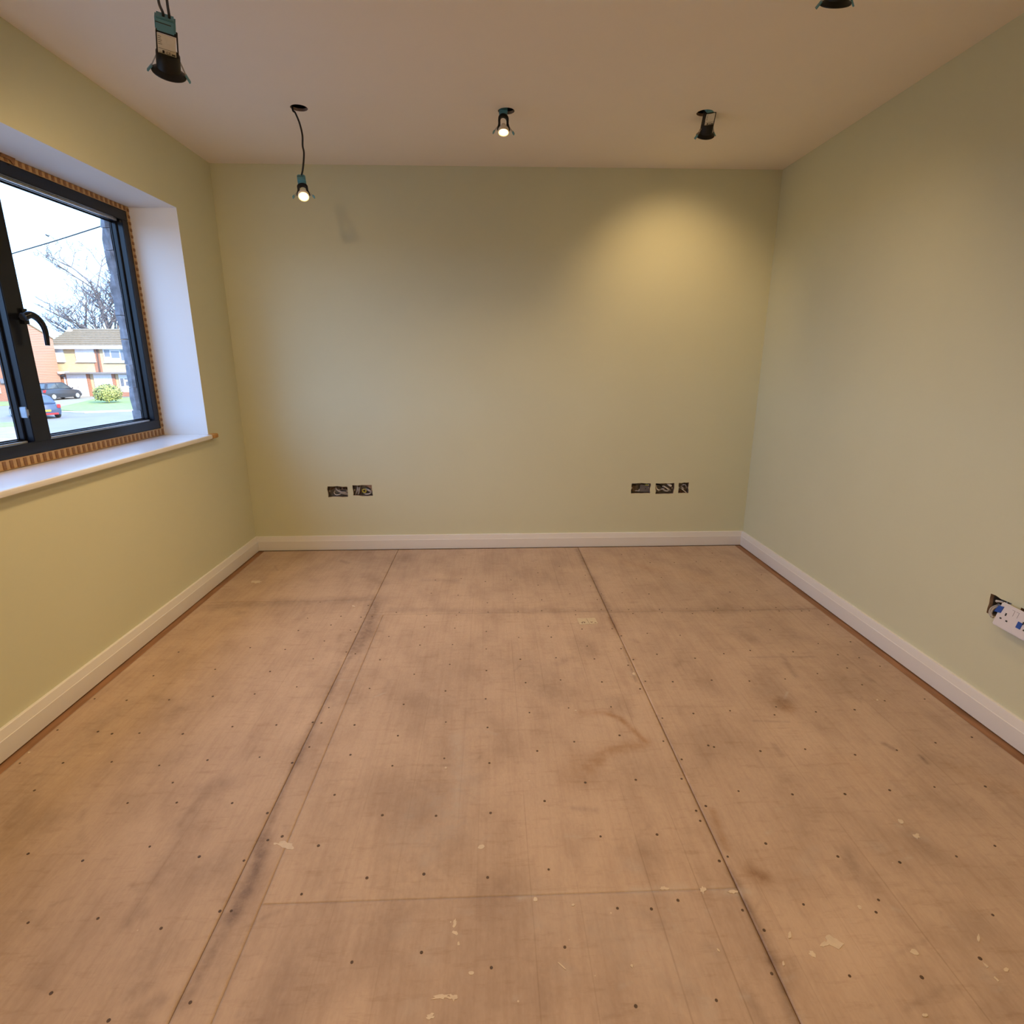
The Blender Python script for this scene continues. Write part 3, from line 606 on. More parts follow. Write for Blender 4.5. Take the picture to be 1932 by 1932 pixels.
back_box(0, 'recessed double socket box with pale looped wire on the end wall near the window', 'open socket boxes by the window corner',
         [([(.28, .040, .45), (.26, .028, .30), (.36, .016, .16), (.5, .014, .17), (.58, .025, .2)], .0028, WIREW, 'wire'), ([(.35, .040, .85), (.42, .022, .62), (.62, .016, .42), (.86, .02, .34), (.99, .032, .1)], .0055, CORE, 'cable'),
          ([(.5, .04, .55), (.62, .022, .3), (.8, .02, .22), (.97, .03, .12)], .005, CORE, 'cable'), ([(.1, .04, .6), (.2, .03, .75), (.3, .034, .8)], .003, WIREB, 'wire')], x0)
def x1(root, w, h):
    m = MB(); m.tube([(.56 * w + .012 * math.cos(t), .018, .42 * h + .012 * math.sin(t)) for t in np.linspace(0, 2 * math.pi, 20)], .0042, 8); m.build('earth_sleeve', SLEEVE, root)
    MB().prism([(.55, 1.0), (1.0, .55), (1.0, 1.0)], lambda u, v, q: (u * w, .012 + q, v * h), 0, .006).build('plaster_lump', PLASTER, root)
back_box(1, 'recessed double socket box with yellow sleeved wire coil on the end wall', 'open socket boxes by the window corner',
         [([(.2, .04, .95), (.22, .02, .6), (.16, .022, .3), (.08, .03, .05)], .006, CORE, 'cable'), ([(.35, .04, .9), (.3, .018, .55), (.28, .02, .25), (.2, .03, .05)], .005, CORE, 'cable'),
          ([(.5, .04, .2), (.62, .016, .12), (.85, .018, .16), (.95, .03, .5)], .0055, CORE, 'cable'), ([(.62, .035, .55), (.8, .018, .45), (.93, .022, .3)], .0075, CORE, 'cable'), ([(.3, .03, .1), (.42, .018, .4), (.5, .02, .5)], .0026, WIREB, 'wire')], x1)
def x2(root, w, h):
    MB().prism([(.45, .1), (.98, .06), (.98, .72), (.5, .85)], lambda u, v, q: (u * w, .018 + q, v * h), 0, .004).build('grey_blank', mat('grey_blank', (.16, .155, .165), .6, noise=.1, nscale=40), root)
    MB().lathe([(.0035, 0), (.0035, .002)], 10, off=(0, 0, 0)).build('screw_hole', VOID, root).matrix_local = Matrix.Translation((.78 * w, .017, .4 * h)) @ Matrix.Rotation(math.pi / 2, 4, 'X')
    MB().box((.05 * w, .02, .05 * h), (.42 * w, .036, .8 * h)).build('plaster_lump', mat('damp_mortar', (.13, .10, .065), .95, noise=.4, nscale=50, bump=.6, bscale=90), root, bevel=.006)
back_box(2, 'recessed double socket box half closed by a grey blank on the end wall', 'open socket boxes by the far corner',
         [([(.72, .03, .72), (.82, .014, .80), (.9, .012, .76)], .0045, SLEEVE, 'wire'), ([(.86, .03, .74), (.93, .012, .80)], .005, WIREW, 'wire'), ([(.1, .04, .1), (.3, .016, .2), (.43, .014, .2), (.44, .02, .35)], .003, CORE, 'wire')], x2)
back_box(3, 'recessed double socket box crossed by bright white wires on the end wall', 'open socket boxes by the far corner',
         [([(.68, .03, .98), (.75, .014, .82), (.87, .010, .70)], .0075, WIREW, 'wire'), ([(.42, .03, .62), (.5, .014, .66), (.62, .012, .5), (.74, .014, .36)], .0035, WIREW, 'wire'), ([(.06, .03, .75), (.07, .014, .5), (.16, .012, .34), (.24, .02, .3)], .0045, WIREW, 'wire'),
          ([(.2, .04, .1), (.4, .02, .4), (.55, .016, .24), (.7, .018, .2), (.8, .02, .4)], .006, CORE, 'cable'), ([(.1, .04, .8), (.3, .03, .75), (.4, .03, .6)], .005, CABLE, 'cable'), ([(.45, .04, .2), (.6, .024, .55), (.9, .03, .2)], .004, CORE, 'cable')])
back_box(4, 'small recessed single socket box with coiled grey cable on the end wall', 'open socket boxes by the far corner',
         [([(.35, .03, .55), (.5, .014, .78), (.75, .014, .75), (.85, .02, .55)], .0035, CORE, 'cable'), ([(.3, .035, .45), (.5, .014, .3), (.7, .012, .16), (.9, .014, .02)], .0028, WIREW, 'wire'), ([(.3, .04, .6), (.45, .02, .5), (.6, .018, .35)], .006, CORE, 'cable'), ([(.1, .03, .1), (.3, .018, .14), (.5, .02, .06)], .005, WIREB, 'wire')])

# ---- two boxes and the hanging faceplate on the right wall
def right_box(i, label, wires):
    a, b, c, d, s = RC[i]; w, h = b - a, d - c
    root = thing('socket_box', label, 'socket box', Matrix.Translation((W, a, c)), 'open socket boxes on the side wall')
    m = MB(); dep = .043
    m.box((dep - .002, -.003, -.003), (dep, w + .003, h + .003)); m.box((.0145, -.003, -.003), (dep, -.001, h + .003)); m.box((.0145, w + .001, -.003), (dep, w + .003, h + .003))
    m.box((.0145, -.003, -.003), (dep, w + .003, -.001)); m.box((.0145, -.003, h + .001), (dep, w + .003, h + .003)); m.build('metal_box', GALV, root)
    for pts, r_, mt, nm in wires: MB().tube(spline([(x, u * w, v * h) for u, x, v in pts], 6), r_, 8).build(nm, mt, root, smooth=True)
    return root
right_box(0, 'single open socket box behind the hanging faceplate with grey wires', [([(.95, .03, .55), (.8, .012, .72), (.6, .02, .75)], .004, WIREW, 'wire'), ([(.85, .03, .5), (.9, .008, .3), (.8, -.004, .1), (.6, -.010, .0)], .0038, CORE, 'wire'),
              ([(.7, .03, .55), (.78, .008, .35), (.7, -.006, .12), (.5, -.012, .0)], .0032, CORE, 'wire'), ([(.5, .03, .8), (.35, .016, .72), (.2, .02, .8)], .004, WIREW, 'wire')])
right_box(1, 'open socket box mostly hidden by the hanging faceplate', [([(.9, .03, .6), (.7, .012, .4), (.5, .01, .2)], .004, CORE, 'wire')])
px_ = W - .022
c0, c1 = on(0, px_, 1891, 1134.5), on(0, px_, 1932, 1155); ud = (c1 - c0).normalized()
cb = min((on(0, px_ - k * .001, 1869, 1178.5) for k in range(0, 60)), key=lambda q: abs((q - c0).dot(ud)))   # the plate leans out at the bottom
vd = (cb - c0); vd = (vd - ud * vd.dot(ud)).normalized(); nd = ud.cross(vd).normalized()
if nd.x > 0: nd = -nd
pm = Matrix((ud, vd, nd)).transposed().to_4x4(); pm.translation = c0
fpz = thing('socket_faceplate', 'white double socket faceplate hanging loose below the wall box', 'faceplate', pm)
MB().box((0, 0, -.008), (.146, .086, 0)).build('plate', PLATE, fpz, bevel=.003)
def pmark(u0, v0, u1, v1, mt, nm, t=.0006): MB().box((u0, v0, -.001), (u1, v1, t)).build(nm, mt, fpz)
for bx in (.012, .078):   # pin slots under each half
    pmark(bx + .018, .030, bx + .023, .040, INK, 'pin_slot'); pmark(bx + .006, .052, bx + .013, .057, INK, 'pin_slot'); pmark(bx + .029, .052, bx + .036, .057, INK, 'pin_slot')
for bx in (.046, .062):   # rocker outlines
    pmark(bx, .010, bx + .010, .0112, mat('seam_grey', (.34, .32, .36), .6, noise=.05), 'rocker_seam'); pmark(bx + .009, .010, bx + .0102, .030, MATS['seam_grey'], 'rocker_seam')
MB().add([(-.004, .018, .0012), (.016, .014, .0022), (.014, .038, .0022), (-.010, .044, .0012), (-.004, .018, -.002), (.016, .014, -.002), (.014, .038, -.002), (-.010, .044, -.002)],
         [(0, 1, 2, 3), (0, 4, 5, 1), (1, 5, 6, 2), (2, 6, 7, 3), (3, 7, 4, 0)]).build('blue_tab', BLUE, fpz)
MB().box((.082, .036, -.001), (.098, .058, .002)).build('blue_tab', BLUE, fpz)

# ================================================================== DOWNLIGHTS
def basis(beam, side_hint):
    z = -Vector(beam).normalized(); x = Vector(side_hint); x = (x - z * x.dot(z)).normalized(); y = z.cross(x)
    return Matrix((x, y, z)).transposed().to_4x4()
def downlight(name, label, rim, beam, side, hole, can=True, connector=True, two_cables=False, cable_pts=None, power=1.0, spot=100, glow=True, visible_label=True, group='unfixed ceiling downlights'):
    mtx = basis(beam, side); mtx.translation = Vector(rim)
    root = thing(name, label, 'downlight', mtx, group)
    inv = mtx.inverted()
    if can:
        m = MB(); m.lathe([(.026, .046), (.0275, .006), (.0405, .003), (.0435, .0), (.0435, .0025), (.036, .007), (.0300, .012), (.0295, .050), (.027, .053)], 32, cap0=False, cap1=True); m.build('can', BLACK, root, smooth=True)
        # bracket cheeks and bridge above the can
        m = MB()
        for s in (-1, 1): m.hexa([(s * .0265, -.014, .048), (s * .0235, -.014, .048), (s * .0235, .014, .048), (s * .0265, .014, .048), (s * .0255, -.014, .102), (s * .0225, -.014, .102), (s * .0225, .014, .102), (s * .0255, .014, .102)])
        m.box((-.0255, -.014, .100), (.0255, .014, .103)); m.build('bracket', BLACK, root, bevel=.001)
        if visible_label:
            lb = MB().box((-.0225, -.0155, .052), (.0205, -.0135, .099)).build('label', LABEL, root)
            for k, (u0, u1) in enumerate(((-.021, -.013), (-.021, -.014), (-.021, -.012), (-.021, -.0135), (-.021, -.012))):
                MB().box((u0, -.0158, .0925 - k * .0045), (u1, -.0154, .0935 - k * .0045)).build('print_line', INK, lb)
            MB().box((-.021, -.0158, .0645), (.0185, -.0154, .0652)).build('print_line', INK, lb)
            fc = bpy.data.curves.new('label_text', 'FONT'); fc.body = 'CE'; fc.size = .009; fo = bpy.data.objects.new('tmp', fc); COL.objects.link(fo)
            bpy.context.view_layer.update(); tme = bpy.data.meshes.new_from_object(fo.evaluated_get(bpy.context.evaluated_depsgraph_get())); bpy.data.objects.remove(fo)
            tme.materials.clear(); tme.materials.append(INK); to = bpy.data.objects.new('print_text', tme); COL.objects.link(to); to.parent = lb
            to.matrix_local = Matrix.Translation((-.003, -.0162, .055)) @ Matrix.Rotation(math.pi / 2, 4, 'X')
            MB().box((-.012, -.0158, .0545), (-.007, -.0154, .0615)).build('print_mark', INK, lb); MB().box((.010, -.0158, .0545), (.0185, -.0154, .058)).build('print_mark', INK, lb)
    else:
        # open yoke: two flared arms joined by an arch, bulb held between them
        m = MB(); n = 14
        outer = [(-.030, .012), (-.024, .040)] + [(.0245 * math.cos(t), .062 + .026 * math.sin(t)) for t in np.linspace(math.pi, 0, n)] + [(.024, .040), (.030, .012)]
        inner = [(.015, .017), (.0145, .040)] + [(.0145 * math.cos(t), .056 + .018 * math.sin(t)) for t in np.linspace(0, math.pi, n)] + [(-.0145, .040), (-.015, .017)]
        no = len(outer)
        for a, b in ((0, 0),):
            vs = [(u, -.006, v) for u, v in outer] + [(u, -.006, v) for u, v in inner[::-1]] + [(u, .006, v) for u, v in outer] + [(u, .006, v) for u, v in inner[::-1]]
            fs = []
            for i in range(no - 1):
                fs += [(i, i + 1, no + i + 1, no + i), (2 * no + i, 3 * no + i, 3 * no + i + 1, 2 * no + i + 1), (i, 2 * no + i, 2 * no + i + 1, i + 1), (no + i, no + i + 1, 3 * no + i + 1, 3 * no + i)]
            fs += [(0, no, 3 * no, 2 * no), (no - 1, 3 * no - 1, 4 * no - 1, 2 * no - 1)]
            m.add(vs, fs)
        m.build('yoke', BLACK, root)
        m = MB(); m.lathe([(.0235, .000), (.0265, .004), (.0250, .014), (.017, .026), (.009, .034), (.008, .040)], 28, cap0=False); m.build('bulb', CERAMIC, root, smooth=True)
    # bulb face
    m = MB(); zf = .018 if can else .001
    m.lathe([(.0195, zf), (.012, zf - .002), (.002, zf - .003)], 28, cap0=False); bf = m.build('bulb_face', BULB, root, smooth=True)
    m = MB(); m.lathe([(.0260 if can else .0240, zf + .002), (.0235, zf - .0025), (.0195, zf)], 28, cap0=False, cap1=False); m.build('bulb_rim', BULBRIM, root, smooth=True)
    # spring clips with tips
    for s in (-1, 1):
        if can: a, b, c_ = (s * .0295, 0, .036), (s * .043, 0, .006), (s * .052, 0, -.007)
        else: a, b, c_ = (s * .027, 0, .026), (s * .044, 0, .002), (s * .049, 0, -.006)
        m = MB()
        for dy in (-.004, .004): m.tube([(a[0], dy, a[2]), (b[0], dy, b[2])], .0011, 6)
        cl = m.build('spring_clip', STEEL, root)
        v = (Vector(c_) - Vector(b)); m = MB(); u = v.normalized(); w_ = Vector((0, 1, 0)); t_ = u.cross(w_)
        bb = Vector(b) - u * .004
        m.hexa([bb + w_ * i + t_ * j for i, j in ((-.006, -.002), (.006, -.002), (.006, .002), (-.006, .002))] + [Vector(c_) + w_ * i + t_ * j for i, j in ((-.006, -.002), (.006, -.002), (.006, .002), (-.006, .002))]); m.build('clip_tip', TEAL, cl)
    ztop = .103 if can else .089
    if connector:
        hb = .034 if can else .046
        m = MB(); m.box((-.026 if can else -.019, -.017, ztop + .001), (.022 if can else .019, .017, ztop + hb)); cn = m.build('connector', TEAL, root, bevel=.004)
        MB().box((-.024 if can else -.017, -.0176, ztop + hb * .62), (.012, -.0165, ztop + hb * .67)).build('lid_slot', INK, cn)
        ztop += hb - .002
    # cable(s) up to the ceiling hole
    hole = Vector(hole); mids = [Vector(p) for p in (cable_pts or [])]
    for i, dx in enumerate(((-.006, .008) if two_cables else (0,))):
        start = Vector((dx, 0, ztop - .004)); off = Vector((dx * 1.6, 0, 0)) if two_cables else Vector((0, 0, 0))
        pts = [start, start + Vector((0, 0, .012))] + [inv @ (p + off) for p in mids] + [inv @ (hole + off + Vector((0, 0, -.005))), inv @ (hole + off + Vector((.002, .01, .06))), inv @ (hole + off + Vector((.03, .06, .10)))]
        MB().tube(spline(pts, 7), .0034 if can else .0042, 8).build('cable', CABLE, root, smooth=True)
    # the lamp's own light
    ld = bpy.data.lights.new('lamp_light', 'SPOT'); ld.energy = LAMP_W * power; ld.color = LAMP_COL; ld.spot_size = math.radians(spot); ld.spot_blend = 1.0; ld.shadow_soft_size = .018
    lo = bpy.data.objects.new('lamp_light', ld); COL.objects.link(lo); lo.parent = root; lo.location = (0, 0, zf - .012)
    return root
camdir = lambda p: (CAM - Vector(p)).normalized()
# A: bulb on a long black cable, turned towards the room
pA = on(1, 2.99, 573, 371)
hA = Vector((0.743, 3.022, H))
downlight('downlight', 'lit bulb dangling low on a long black cable below an empty ceiling hole', pA, Vector((.20, -.60, -.76)), (1, 0, -.22), hA, can=False, connector=True,
          cable_pts=[on(1, 3.0, 571.5, 318), on(1, 3.0, 573.5, 290), on(1, 3.0, 571, 275), on(1, 3.0, 570.5, 255), on(1, 3.01, 565, 232), on(1, 3.015, 557, 213)], power=1.15, spot=150)
# B: bulb just under its hole
pB = on(1, 2.985, 950, 250)
downlight('downlight', 'lit bulb in an open yoke pushed up under its ceiling hole', pB, Vector((0, -.30, -.95)), (1, 0, -.22), (LX[1] - .01, LY[0], H), can=False, connector=True, power=1.2, spot=150)
# C: black can aimed at the end wall
pC = on(1, 3.072, 1330.5, 256)
downlight('downlight', 'black can downlight tilted under its hole and shining on the end wall', pC, Vector((.08, .66, -.75)), (1, 0, .28), (LX[2], 3.008, H), can=True, power=.60, spot=96)
# D: black can on two cables near the window
pD = CAM + ray(319, 139) * 1.60
downlight('downlight', 'black can downlight with teal connector and paper label hanging on two cables', pD, Vector((-.38, .62, -.72)), (1, 0.3, .05), (LX[0], LY[1], H), can=True, two_cables=True,
          cable_pts=[CAM + ray(306, 2) * 1.52, CAM + ray(303, -40) * 1.60], power=.9, spot=140)
# E: black can whose rim shows at the top edge of the photograph
pE = CAM + ray(1576, 8) * 1.66
downlight('downlight', 'black can downlight hanging from a cable on the socket wall side of the room', pE, Vector((.1, .6, -.75)), (.95, .0, -.22), (LX[2], LY[1], H), can=True, power=.6, spot=120, connector=True)
# the rest of the grid, out of the frame
for (x, y, w_) in [(x, y, (.58, .88, .55)[i]) for y in LY[2:] for i, x in enumerate(LX)]:
    where = {LX[0]: 'along the window wall', LX[1]: 'along the middle of the ceiling', LX[2]: 'opposite the window'}[x] + (', third row from the end wall' if y == LY[2] else ', last row before the rear wall')
    downlight('downlight', 'black can downlight ' + where, (x, y, H - .13), (0, 0, -1), (1, 0, 0), (x, y, H), can=True, power=w_, spot=150, visible_label=False, group='downlights behind the photographer')

# ================================================================== OUTSIDE
G = -2.2                                            # street level below the room's floor
def gr(x, y, z=G): return on(2, z, x, y)
BRICK_P = dict(rough=.9)
def brick_mat(name, c1, c2, mortar):
    m = bpy.data.materials.new(name); m.use_nodes = True; n = m.node_tree.nodes; l = m.node_tree.links; b = n['Principled BSDF']; b.inputs['Roughness'].default_value = .9
    tc = n.new('ShaderNodeTexCoord'); mp = n.new('ShaderNodeMapping'); mp.inputs['Rotation'].default_value = (math.pi / 2, 0, 0); l.new(tc.outputs['Object'], mp.inputs[0])
    bt = n.new('ShaderNodeTexBrick'); bt.inputs['Scale'].default_value = 1.0; bt.inputs['Color1'].default_value = (*c1, 1); bt.inputs['Color2'].default_value = (*c2, 1); bt.inputs['Mortar'].default_value = (*mortar, 1)
    bt.inputs['Brick Width'].default_value = .22; bt.inputs['Row Height'].default_value = .075; bt.inputs['Mortar Size'].default_value = .006; l.new(mp.outputs[0], bt.inputs[0]); l.new(bt.outputs[0], b.inputs['Base Color'])
    return m
BR_O = brick_mat('orange_brick', (.37, .155, .085), (.32, .125, .07), (.42, .27, .19))
BR_B = brick_mat('buff_brick', (.58, .42, .24), (.52, .37, .20), (.62, .48, .32))
UPVC = mat('white_upvc', (.72, .72, .74), .4, noise=.01, nscale=5)
ROOF = mat('brown_roof_tiles', (.20, .145, .085), .85, noise=.25, nscale=6, bump=.6, bscale=20, nstretch=(1, 1, 3))
ASPH = mat('asphalt', (.215, .19, .17), .9, noise=.08, nscale=.6, bump=.2, bscale=30)
PAVE = mat('concrete_drive', (.30, .265, .20), .9, noise=.1, nscale=1.5)
GRASS = mat('grass', (.22, .27, .085), .95, noise=.22, nscale=3, bump=.8, bscale=40)
EARTH = mat('bare_earth', (.30, .225, .185), .95, noise=.2, nscale=1.2, bump=.6, bscale=15)
PANE = mat('far_pane', (.16, .17, .20), .08, noise=.2, nscale=1.5, spec=.8)
CARD = mat('car_dark', (.035, .037, .045), .25, noise=.05, nscale=3, spec=.7)
CARB = mat('car_blue', (.045, .062, .105), .25, noise=.05, nscale=3, spec=.7)
TYRE = mat('tyre', (.03, .03, .032), .8, noise=.1, nscale=20)
ALLOY = mat('alloy_wheel', (.5, .5, .52), .35, metal=.6, noise=.05, nscale=20)
CARG = mat('car_glass', (.06, .075, .085), .06, noise=.1, nscale=3, spec=.8)
TAILR = mat('tail_red', (.50, .02, .02), .3, noise=.05, nscale=20)
PLATEY = mat('plate_yellow', (.62, .46, .03), .5, noise=.03, nscale=20)
BARK = mat('bark', (.13, .11, .105), .9, noise=.2, nscale=4)
LEAF = mat('bush_leaf', (.30, .30, .08), .7, noise=.3, nscale=3)

gd = MB().box((-220, -160, G - .5), (160, 220, G)).build('ground', ASPH); struct(gd, 'pale grey tarmac street outside the window')
def patch(name, pix, z, mt, label, kind, cat=None, inset=0):
    pts = [gr(x, y) for x, y in pix]; n = len(pts); c = sum(pts, Vector()) / n; c.z = G
    m = MB(); m.add([(p.x - c.x, p.y - c.y, z) for p in pts] + [(p.x - c.x, p.y - c.y, -.02) for p in pts], [tuple(range(n))] + [(i, n + i, n + (i + 1) % n, (i + 1) % n) for i in range(n)])
    o = m.build(name, mt); o.location = c; tag(o, label, cat, None, kind); return o
patch('lawn', [(104, 774), (112, 769), (150, 760.5), (176, 754), (215, 751), (320, 751), (330, 770), (260, 774), (160, 777.5)], .06, GRASS, 'mown front lawn under the round bush', 'stuff')
patch('driveway', [(60, 771), (104, 773.5), (112, 769), (150, 760.5), (176, 754), (200, 750.5), (222, 747.2), (80, 747.2)], .03, PAVE, 'pale concrete driveway in front of the garages', 'structure')
patch('kerb', [(60, 776), (160, 778), (260, 774.6), (330, 770.6), (330, 771.6), (260, 775.8), (160, 779.6), (60, 777.4)], .08, mat('kerb_stone', (.42, .40, .37), .9, noise=.08, nscale=2), 'pale kerb between lawn and street', 'structure')
patch('lawn', [(-80, 758), (30, 759), (40, 760), (20, 765), (-80, 770)], .05, GRASS, 'strip of lawn in front of the orange brick house', 'stuff')
patch('verge', [(-80, 801), (30, 798), (60, 797), (64, 799), (40, 805), (-80, 813)], .05, GRASS, 'narrow grass verge in front of the parked blue car', 'stuff')
patch('earth_bank', [(-80, 813.5), (40, 805.5), (52, 815), (40, 850), (-80, 880)], .05, EARTH, 'bare pinkish earth bank beside the street', 'stuff')
patch('verge', [(-80, 880), (10, 858), (42, 850), (44, 858), (20, 880), (-60, 930)], .07, GRASS, 'yellowish rough grass close below the window', 'stuff')

YF = 59.29
def fx(px, py, y=YF): return on(1, y, px, py)
# ---- garage house (semi-detached, hipped brown roof)
hA_ = thing('brick_house', 'buff brick semi-detached house with brown hipped roof and white garage doors', 'house', Matrix.Translation((-37.0, YF, G)))
def hb(m, x0, x1, z0, z1, y0, y1, ox=-37.0): return m.box((x0 - ox, y0, z0 - G), (x1 - ox, y1, z1 - G))
xc = on(1, 58.6, 99, 640).x
x_l, x_r = fx(92, 650).x + .2, -29.0
hb(MB(), x_l, x_r, G, 2.62, 0, 8).build('wall', BR_B, hA_)
for a, b in ((x_l, fx(99, 700).x + .2), (fx(181, 700).x, fx(194, 700).x)): hb(MB(), a, b, .1, 2.6, -.03, .1).build('brick_pier', BR_O, hA_)
ez = 2.66; rz = on(1, YF + 4.2, 133, 620).z; rx = on(1, YF + 4.2, 133, 620).x + 37.0
m = MB(); e0, e1 = x_l - .45 + 37, x_r + .4 + 37
m.add([(e0, -.45, ez - G), (e1, -.45, ez - G), (e1, 8.4, ez - G), (e0, 8.4, ez - G), (rx, 4.2, rz - G), (e1 - 3, 4.2, rz - G)], [(0, 1, 5, 4), (1, 2, 5), (2, 3, 4, 5), (3, 0, 4), (0, 3, 2, 1)])
rf = m.build('roof', ROOF, hA_)
for k in range(1, 9):  # tile courses
    t0 = k / 9; m = MB(); a = Vector((e0, -.45, ez - G)).lerp(Vector((rx, 4.2, rz - G)), t0); b = Vector((e1, -.45, ez - G)).lerp(Vector((e1 - 3, 4.2, rz - G)), t0)
    m.hexa([a + Vector((0, -.05, 0)), b + Vector((0, -.05, 0)), b + Vector((0, .1, 0)), a + Vector((0, .1, 0)), a + Vector((0, -.05, .06)), b + Vector((0, -.05, .06)), b + Vector((0, .1, .07)), a + Vector((0, .1, .07))]); m.build('tile_course', ROOF, rf)
p = on(1, YF + 3.6, 131, 623) - hA_.location
m = MB(); m.lathe([(.34, -.2), (.30, .0), (.14, .08), (.12, .3), (.05, .36)], 12, off=(p.x, p.y, p.z)); m.build('roof_vent', UPVC, rf)
MB().box((e0, -.52, ez - G - .28), (e1, -.44, ez - G + .02)).build('fascia', UPVC, hA_)
def window(parent, px0, px1, py0, py1, panes, mt=PANE, oy=0.0):
    a, b = fx(px0, py0, YF + oy), fx(px1, py1, YF + oy); o = parent.location; w0, w1 = a.x - o.x, b.x - o.x; z1, z0 = a.z - o.z, b.z - o.z
    f = MB().box((w0, oy - .10, z0), (w1, oy + .03, z1)).build('window', UPVC, parent)
    n = len(panes)
    for (u0, u1, v0, v1) in panes:
        MB().box((w0 + (w1 - w0) * u0, oy - .115, z0 + (z1 - z0) * v0), (w0 + (w1 - w0) * u1, oy - .095, z0 + (z1 - z0) * v1)).build('pane', mt, f)
    MB().box((w0 - .05, oy - .2, z0 - .07), (w1 + .05, oy, z0)).build('sill', UPVC, f)
    return f
NET = mat('net_curtain_pane', (.74, .74, .75), .15, noise=.03, nscale=4)
window(hA_, 99, 123.5, 656, 682, [(.06, .48, .08, .92), (.53, .95, .08, .92)], NET)
window(hA_, 141, 181.5, 656, 682, [(.04, .34, .08, .92), (.37, .65, .08, .92), (.68, .96, .08, .92)], NET)
window(hA_, 194, 243, 658, 683, [(.06, .28, .4, .92), (.34, .68, .3, .82), (.74, .94, .12, .88)], PANE)
MB().tube([(fx(182.5, 655).x + 37, -.1, 2.55 - G), (fx(183.5, 660).x + 37, -.1, 2.2 - G), (fx(190, 703).x + 37, -.1, .1 - G)], .05, 8).build('downpipe', mat('downpipe_brown', (.10, .06, .045), .5, noise=.05), hA_)
# flat canopy over the ground floor
c0, c1 = fx(80, 704), fx(262, 706)
MB().box((max(c0.x, xc + .12) + 37, -1.1, .04 - G), (fx(131, 704).x + 37, 0, .24 - G)).build('canopy', UPVC, hA_)
MB().box((fx(131, 704).x + 37, -.7, .02 - G), (c1.x + 37, 0, .16 - G)).build('canopy', mat('grey_felt', (.20, .185, .18), .9, noise=.1), hA_)
def garage(px0, px1):
    a, b = fx(px0, 707), fx(px1, 748); f = MB().box((a.x + 37, -.12, 0), (b.x + 37, -.02, .0 - G)).build('garage_door', UPVC, hA_)
    w = b.x - a.x
    for k in range(1, 6): MB().box((a.x + 37 + w * k / 6 - .012, -.13, .06), (a.x + 37 + w * k / 6 + .012, -.115, 1.95)).build('door_rib', mat('rib_grey', (.60, .60, .62), .5, noise=.02), f)
    MB().box(((a.x + b.x) / 2 + 37 - .08, -.16, .9), ((a.x + b.x) / 2 + 37 + .08, -.12, .96)).build('door_handle', ALLOY, f)
garage(126, 171.5); garage(177, 219)
for px in (174.2, 221.5, 123.0):
    a = fx(px, 748).x + 37; MB().box((a - .14, -.14, 0), (a + .14, .0, .02 - G)).build('brick_pier', BR_O, hA_)
# porch door and side light to the right of the garages
a, b = fx(224, 707), fx(252, 748); dr = MB().box((a.x + 37, -.10, 0), (b.x + 37, -.0, -.05 - G)).build('porch_front', UPVC, hA_); w = b.x - a.x
for u0, u1, v0, v1 in ((.12, .40, 1.0, 1.75), (.58, .88, 1.05, 1.45), (.50, .75, 1.62, 1.76)): MB().box((a.x + 37 + w * u0, -.115, v0), (a.x + 37 + w * u1, -.095, v1)).build('pane', PANE, dr)
MB().box((a.x + 37, -.16, 0), (b.x + 37 + 1.5, -.09, .42)).build('low_brick_wall', BR_O, hA_)
# entrance recess left of the garages
a, b = fx(86, 708), fx(121, 748); a.x = max(a.x, xc + .12); pr = MB().box((a.x + 37, -.06, 0), (b.x + 37, .02, .0 - G)).build('porch_wall', BR_O, hA_); w = b.x - a.x
MB().box((a.x + 37 + .15 * w, -.10, .05), (a.x + 37 + .38 * w, -.05, 1.9)).build('front_door', UPVC, hA_); MB().box((a.x + 37 + .62 * w, -.10, .6), (a.x + 37 + .82 * w, -.05, 1.7)).build('window', UPVC, hA_)
MB().box((a.x + 37 + .2 * w, -.35, 1.95), (a.x + 37 + .85 * w, -.05, 2.12)).build('porch_roof', MATS['grey_felt'], hA_)
# ---- orange brick gable house next door
xc = on(1, 58.6, 99, 640).x; y1_ = 58.6; y0_ = CAM.y + (xc - CAM.x) * (on(1, 50.0, 10, 690).y - CAM.y) / (on(1, 50.0, 10, 690).x - CAM.x)
hB_ = thing('brick_house', 'orange brick house showing its tall gable end beside the garages', 'house', Matrix.Translation((xc, y0_, G))); o = hB_.location
Lg = y1_ - y0_; ev = on(1, y1_, 99, 640).z - G; hy = Lg / 2; q = on(0, xc, 55, 613.5); slope = (q.z - G - ev) / (y1_ - q.y); az = ev + slope * hy
m = MB(); m.prism([(0, 0), (Lg, 0), (Lg, ev), (hy, az), (0, ev)], lambda u, v, w_: (w_, u, v), -11, 0); m.build('wall', BR_O, hB_)
for ya, yb in ((-.35, hy), (Lg + .05, hy)):
    m = MB(); ea = ev - slope * (.35 if ya < 0 else .05); a = Vector((.06, ya, ea)); b = Vector((.06, yb, az)); t = Vector((0, 0, .13)); d_ = Vector((-11.3, 0, 0))
    m.hexa([a, b, b + d_, a + d_, a + t, b + t, b + t + d_, a + t + d_]); m.build('roof_slope', ROOF, hB_)
def wB(px0, px1, py0, py1):
    a, b = on(1, y0_, px0, py0) - o, on(1, y0_, px1, py1) - o; f = MB().box((a.x, -.08, b.z), (b.x, .02, a.z)).build('window', UPVC, hB_); MB().box((a.x + .1, -.1, b.z + .1), (b.x - .1, -.07, a.z - .1)).build('pane', PANE, f)
wB(-60, -32, 660, 690); wB(-24, 2.5, 690, 742)
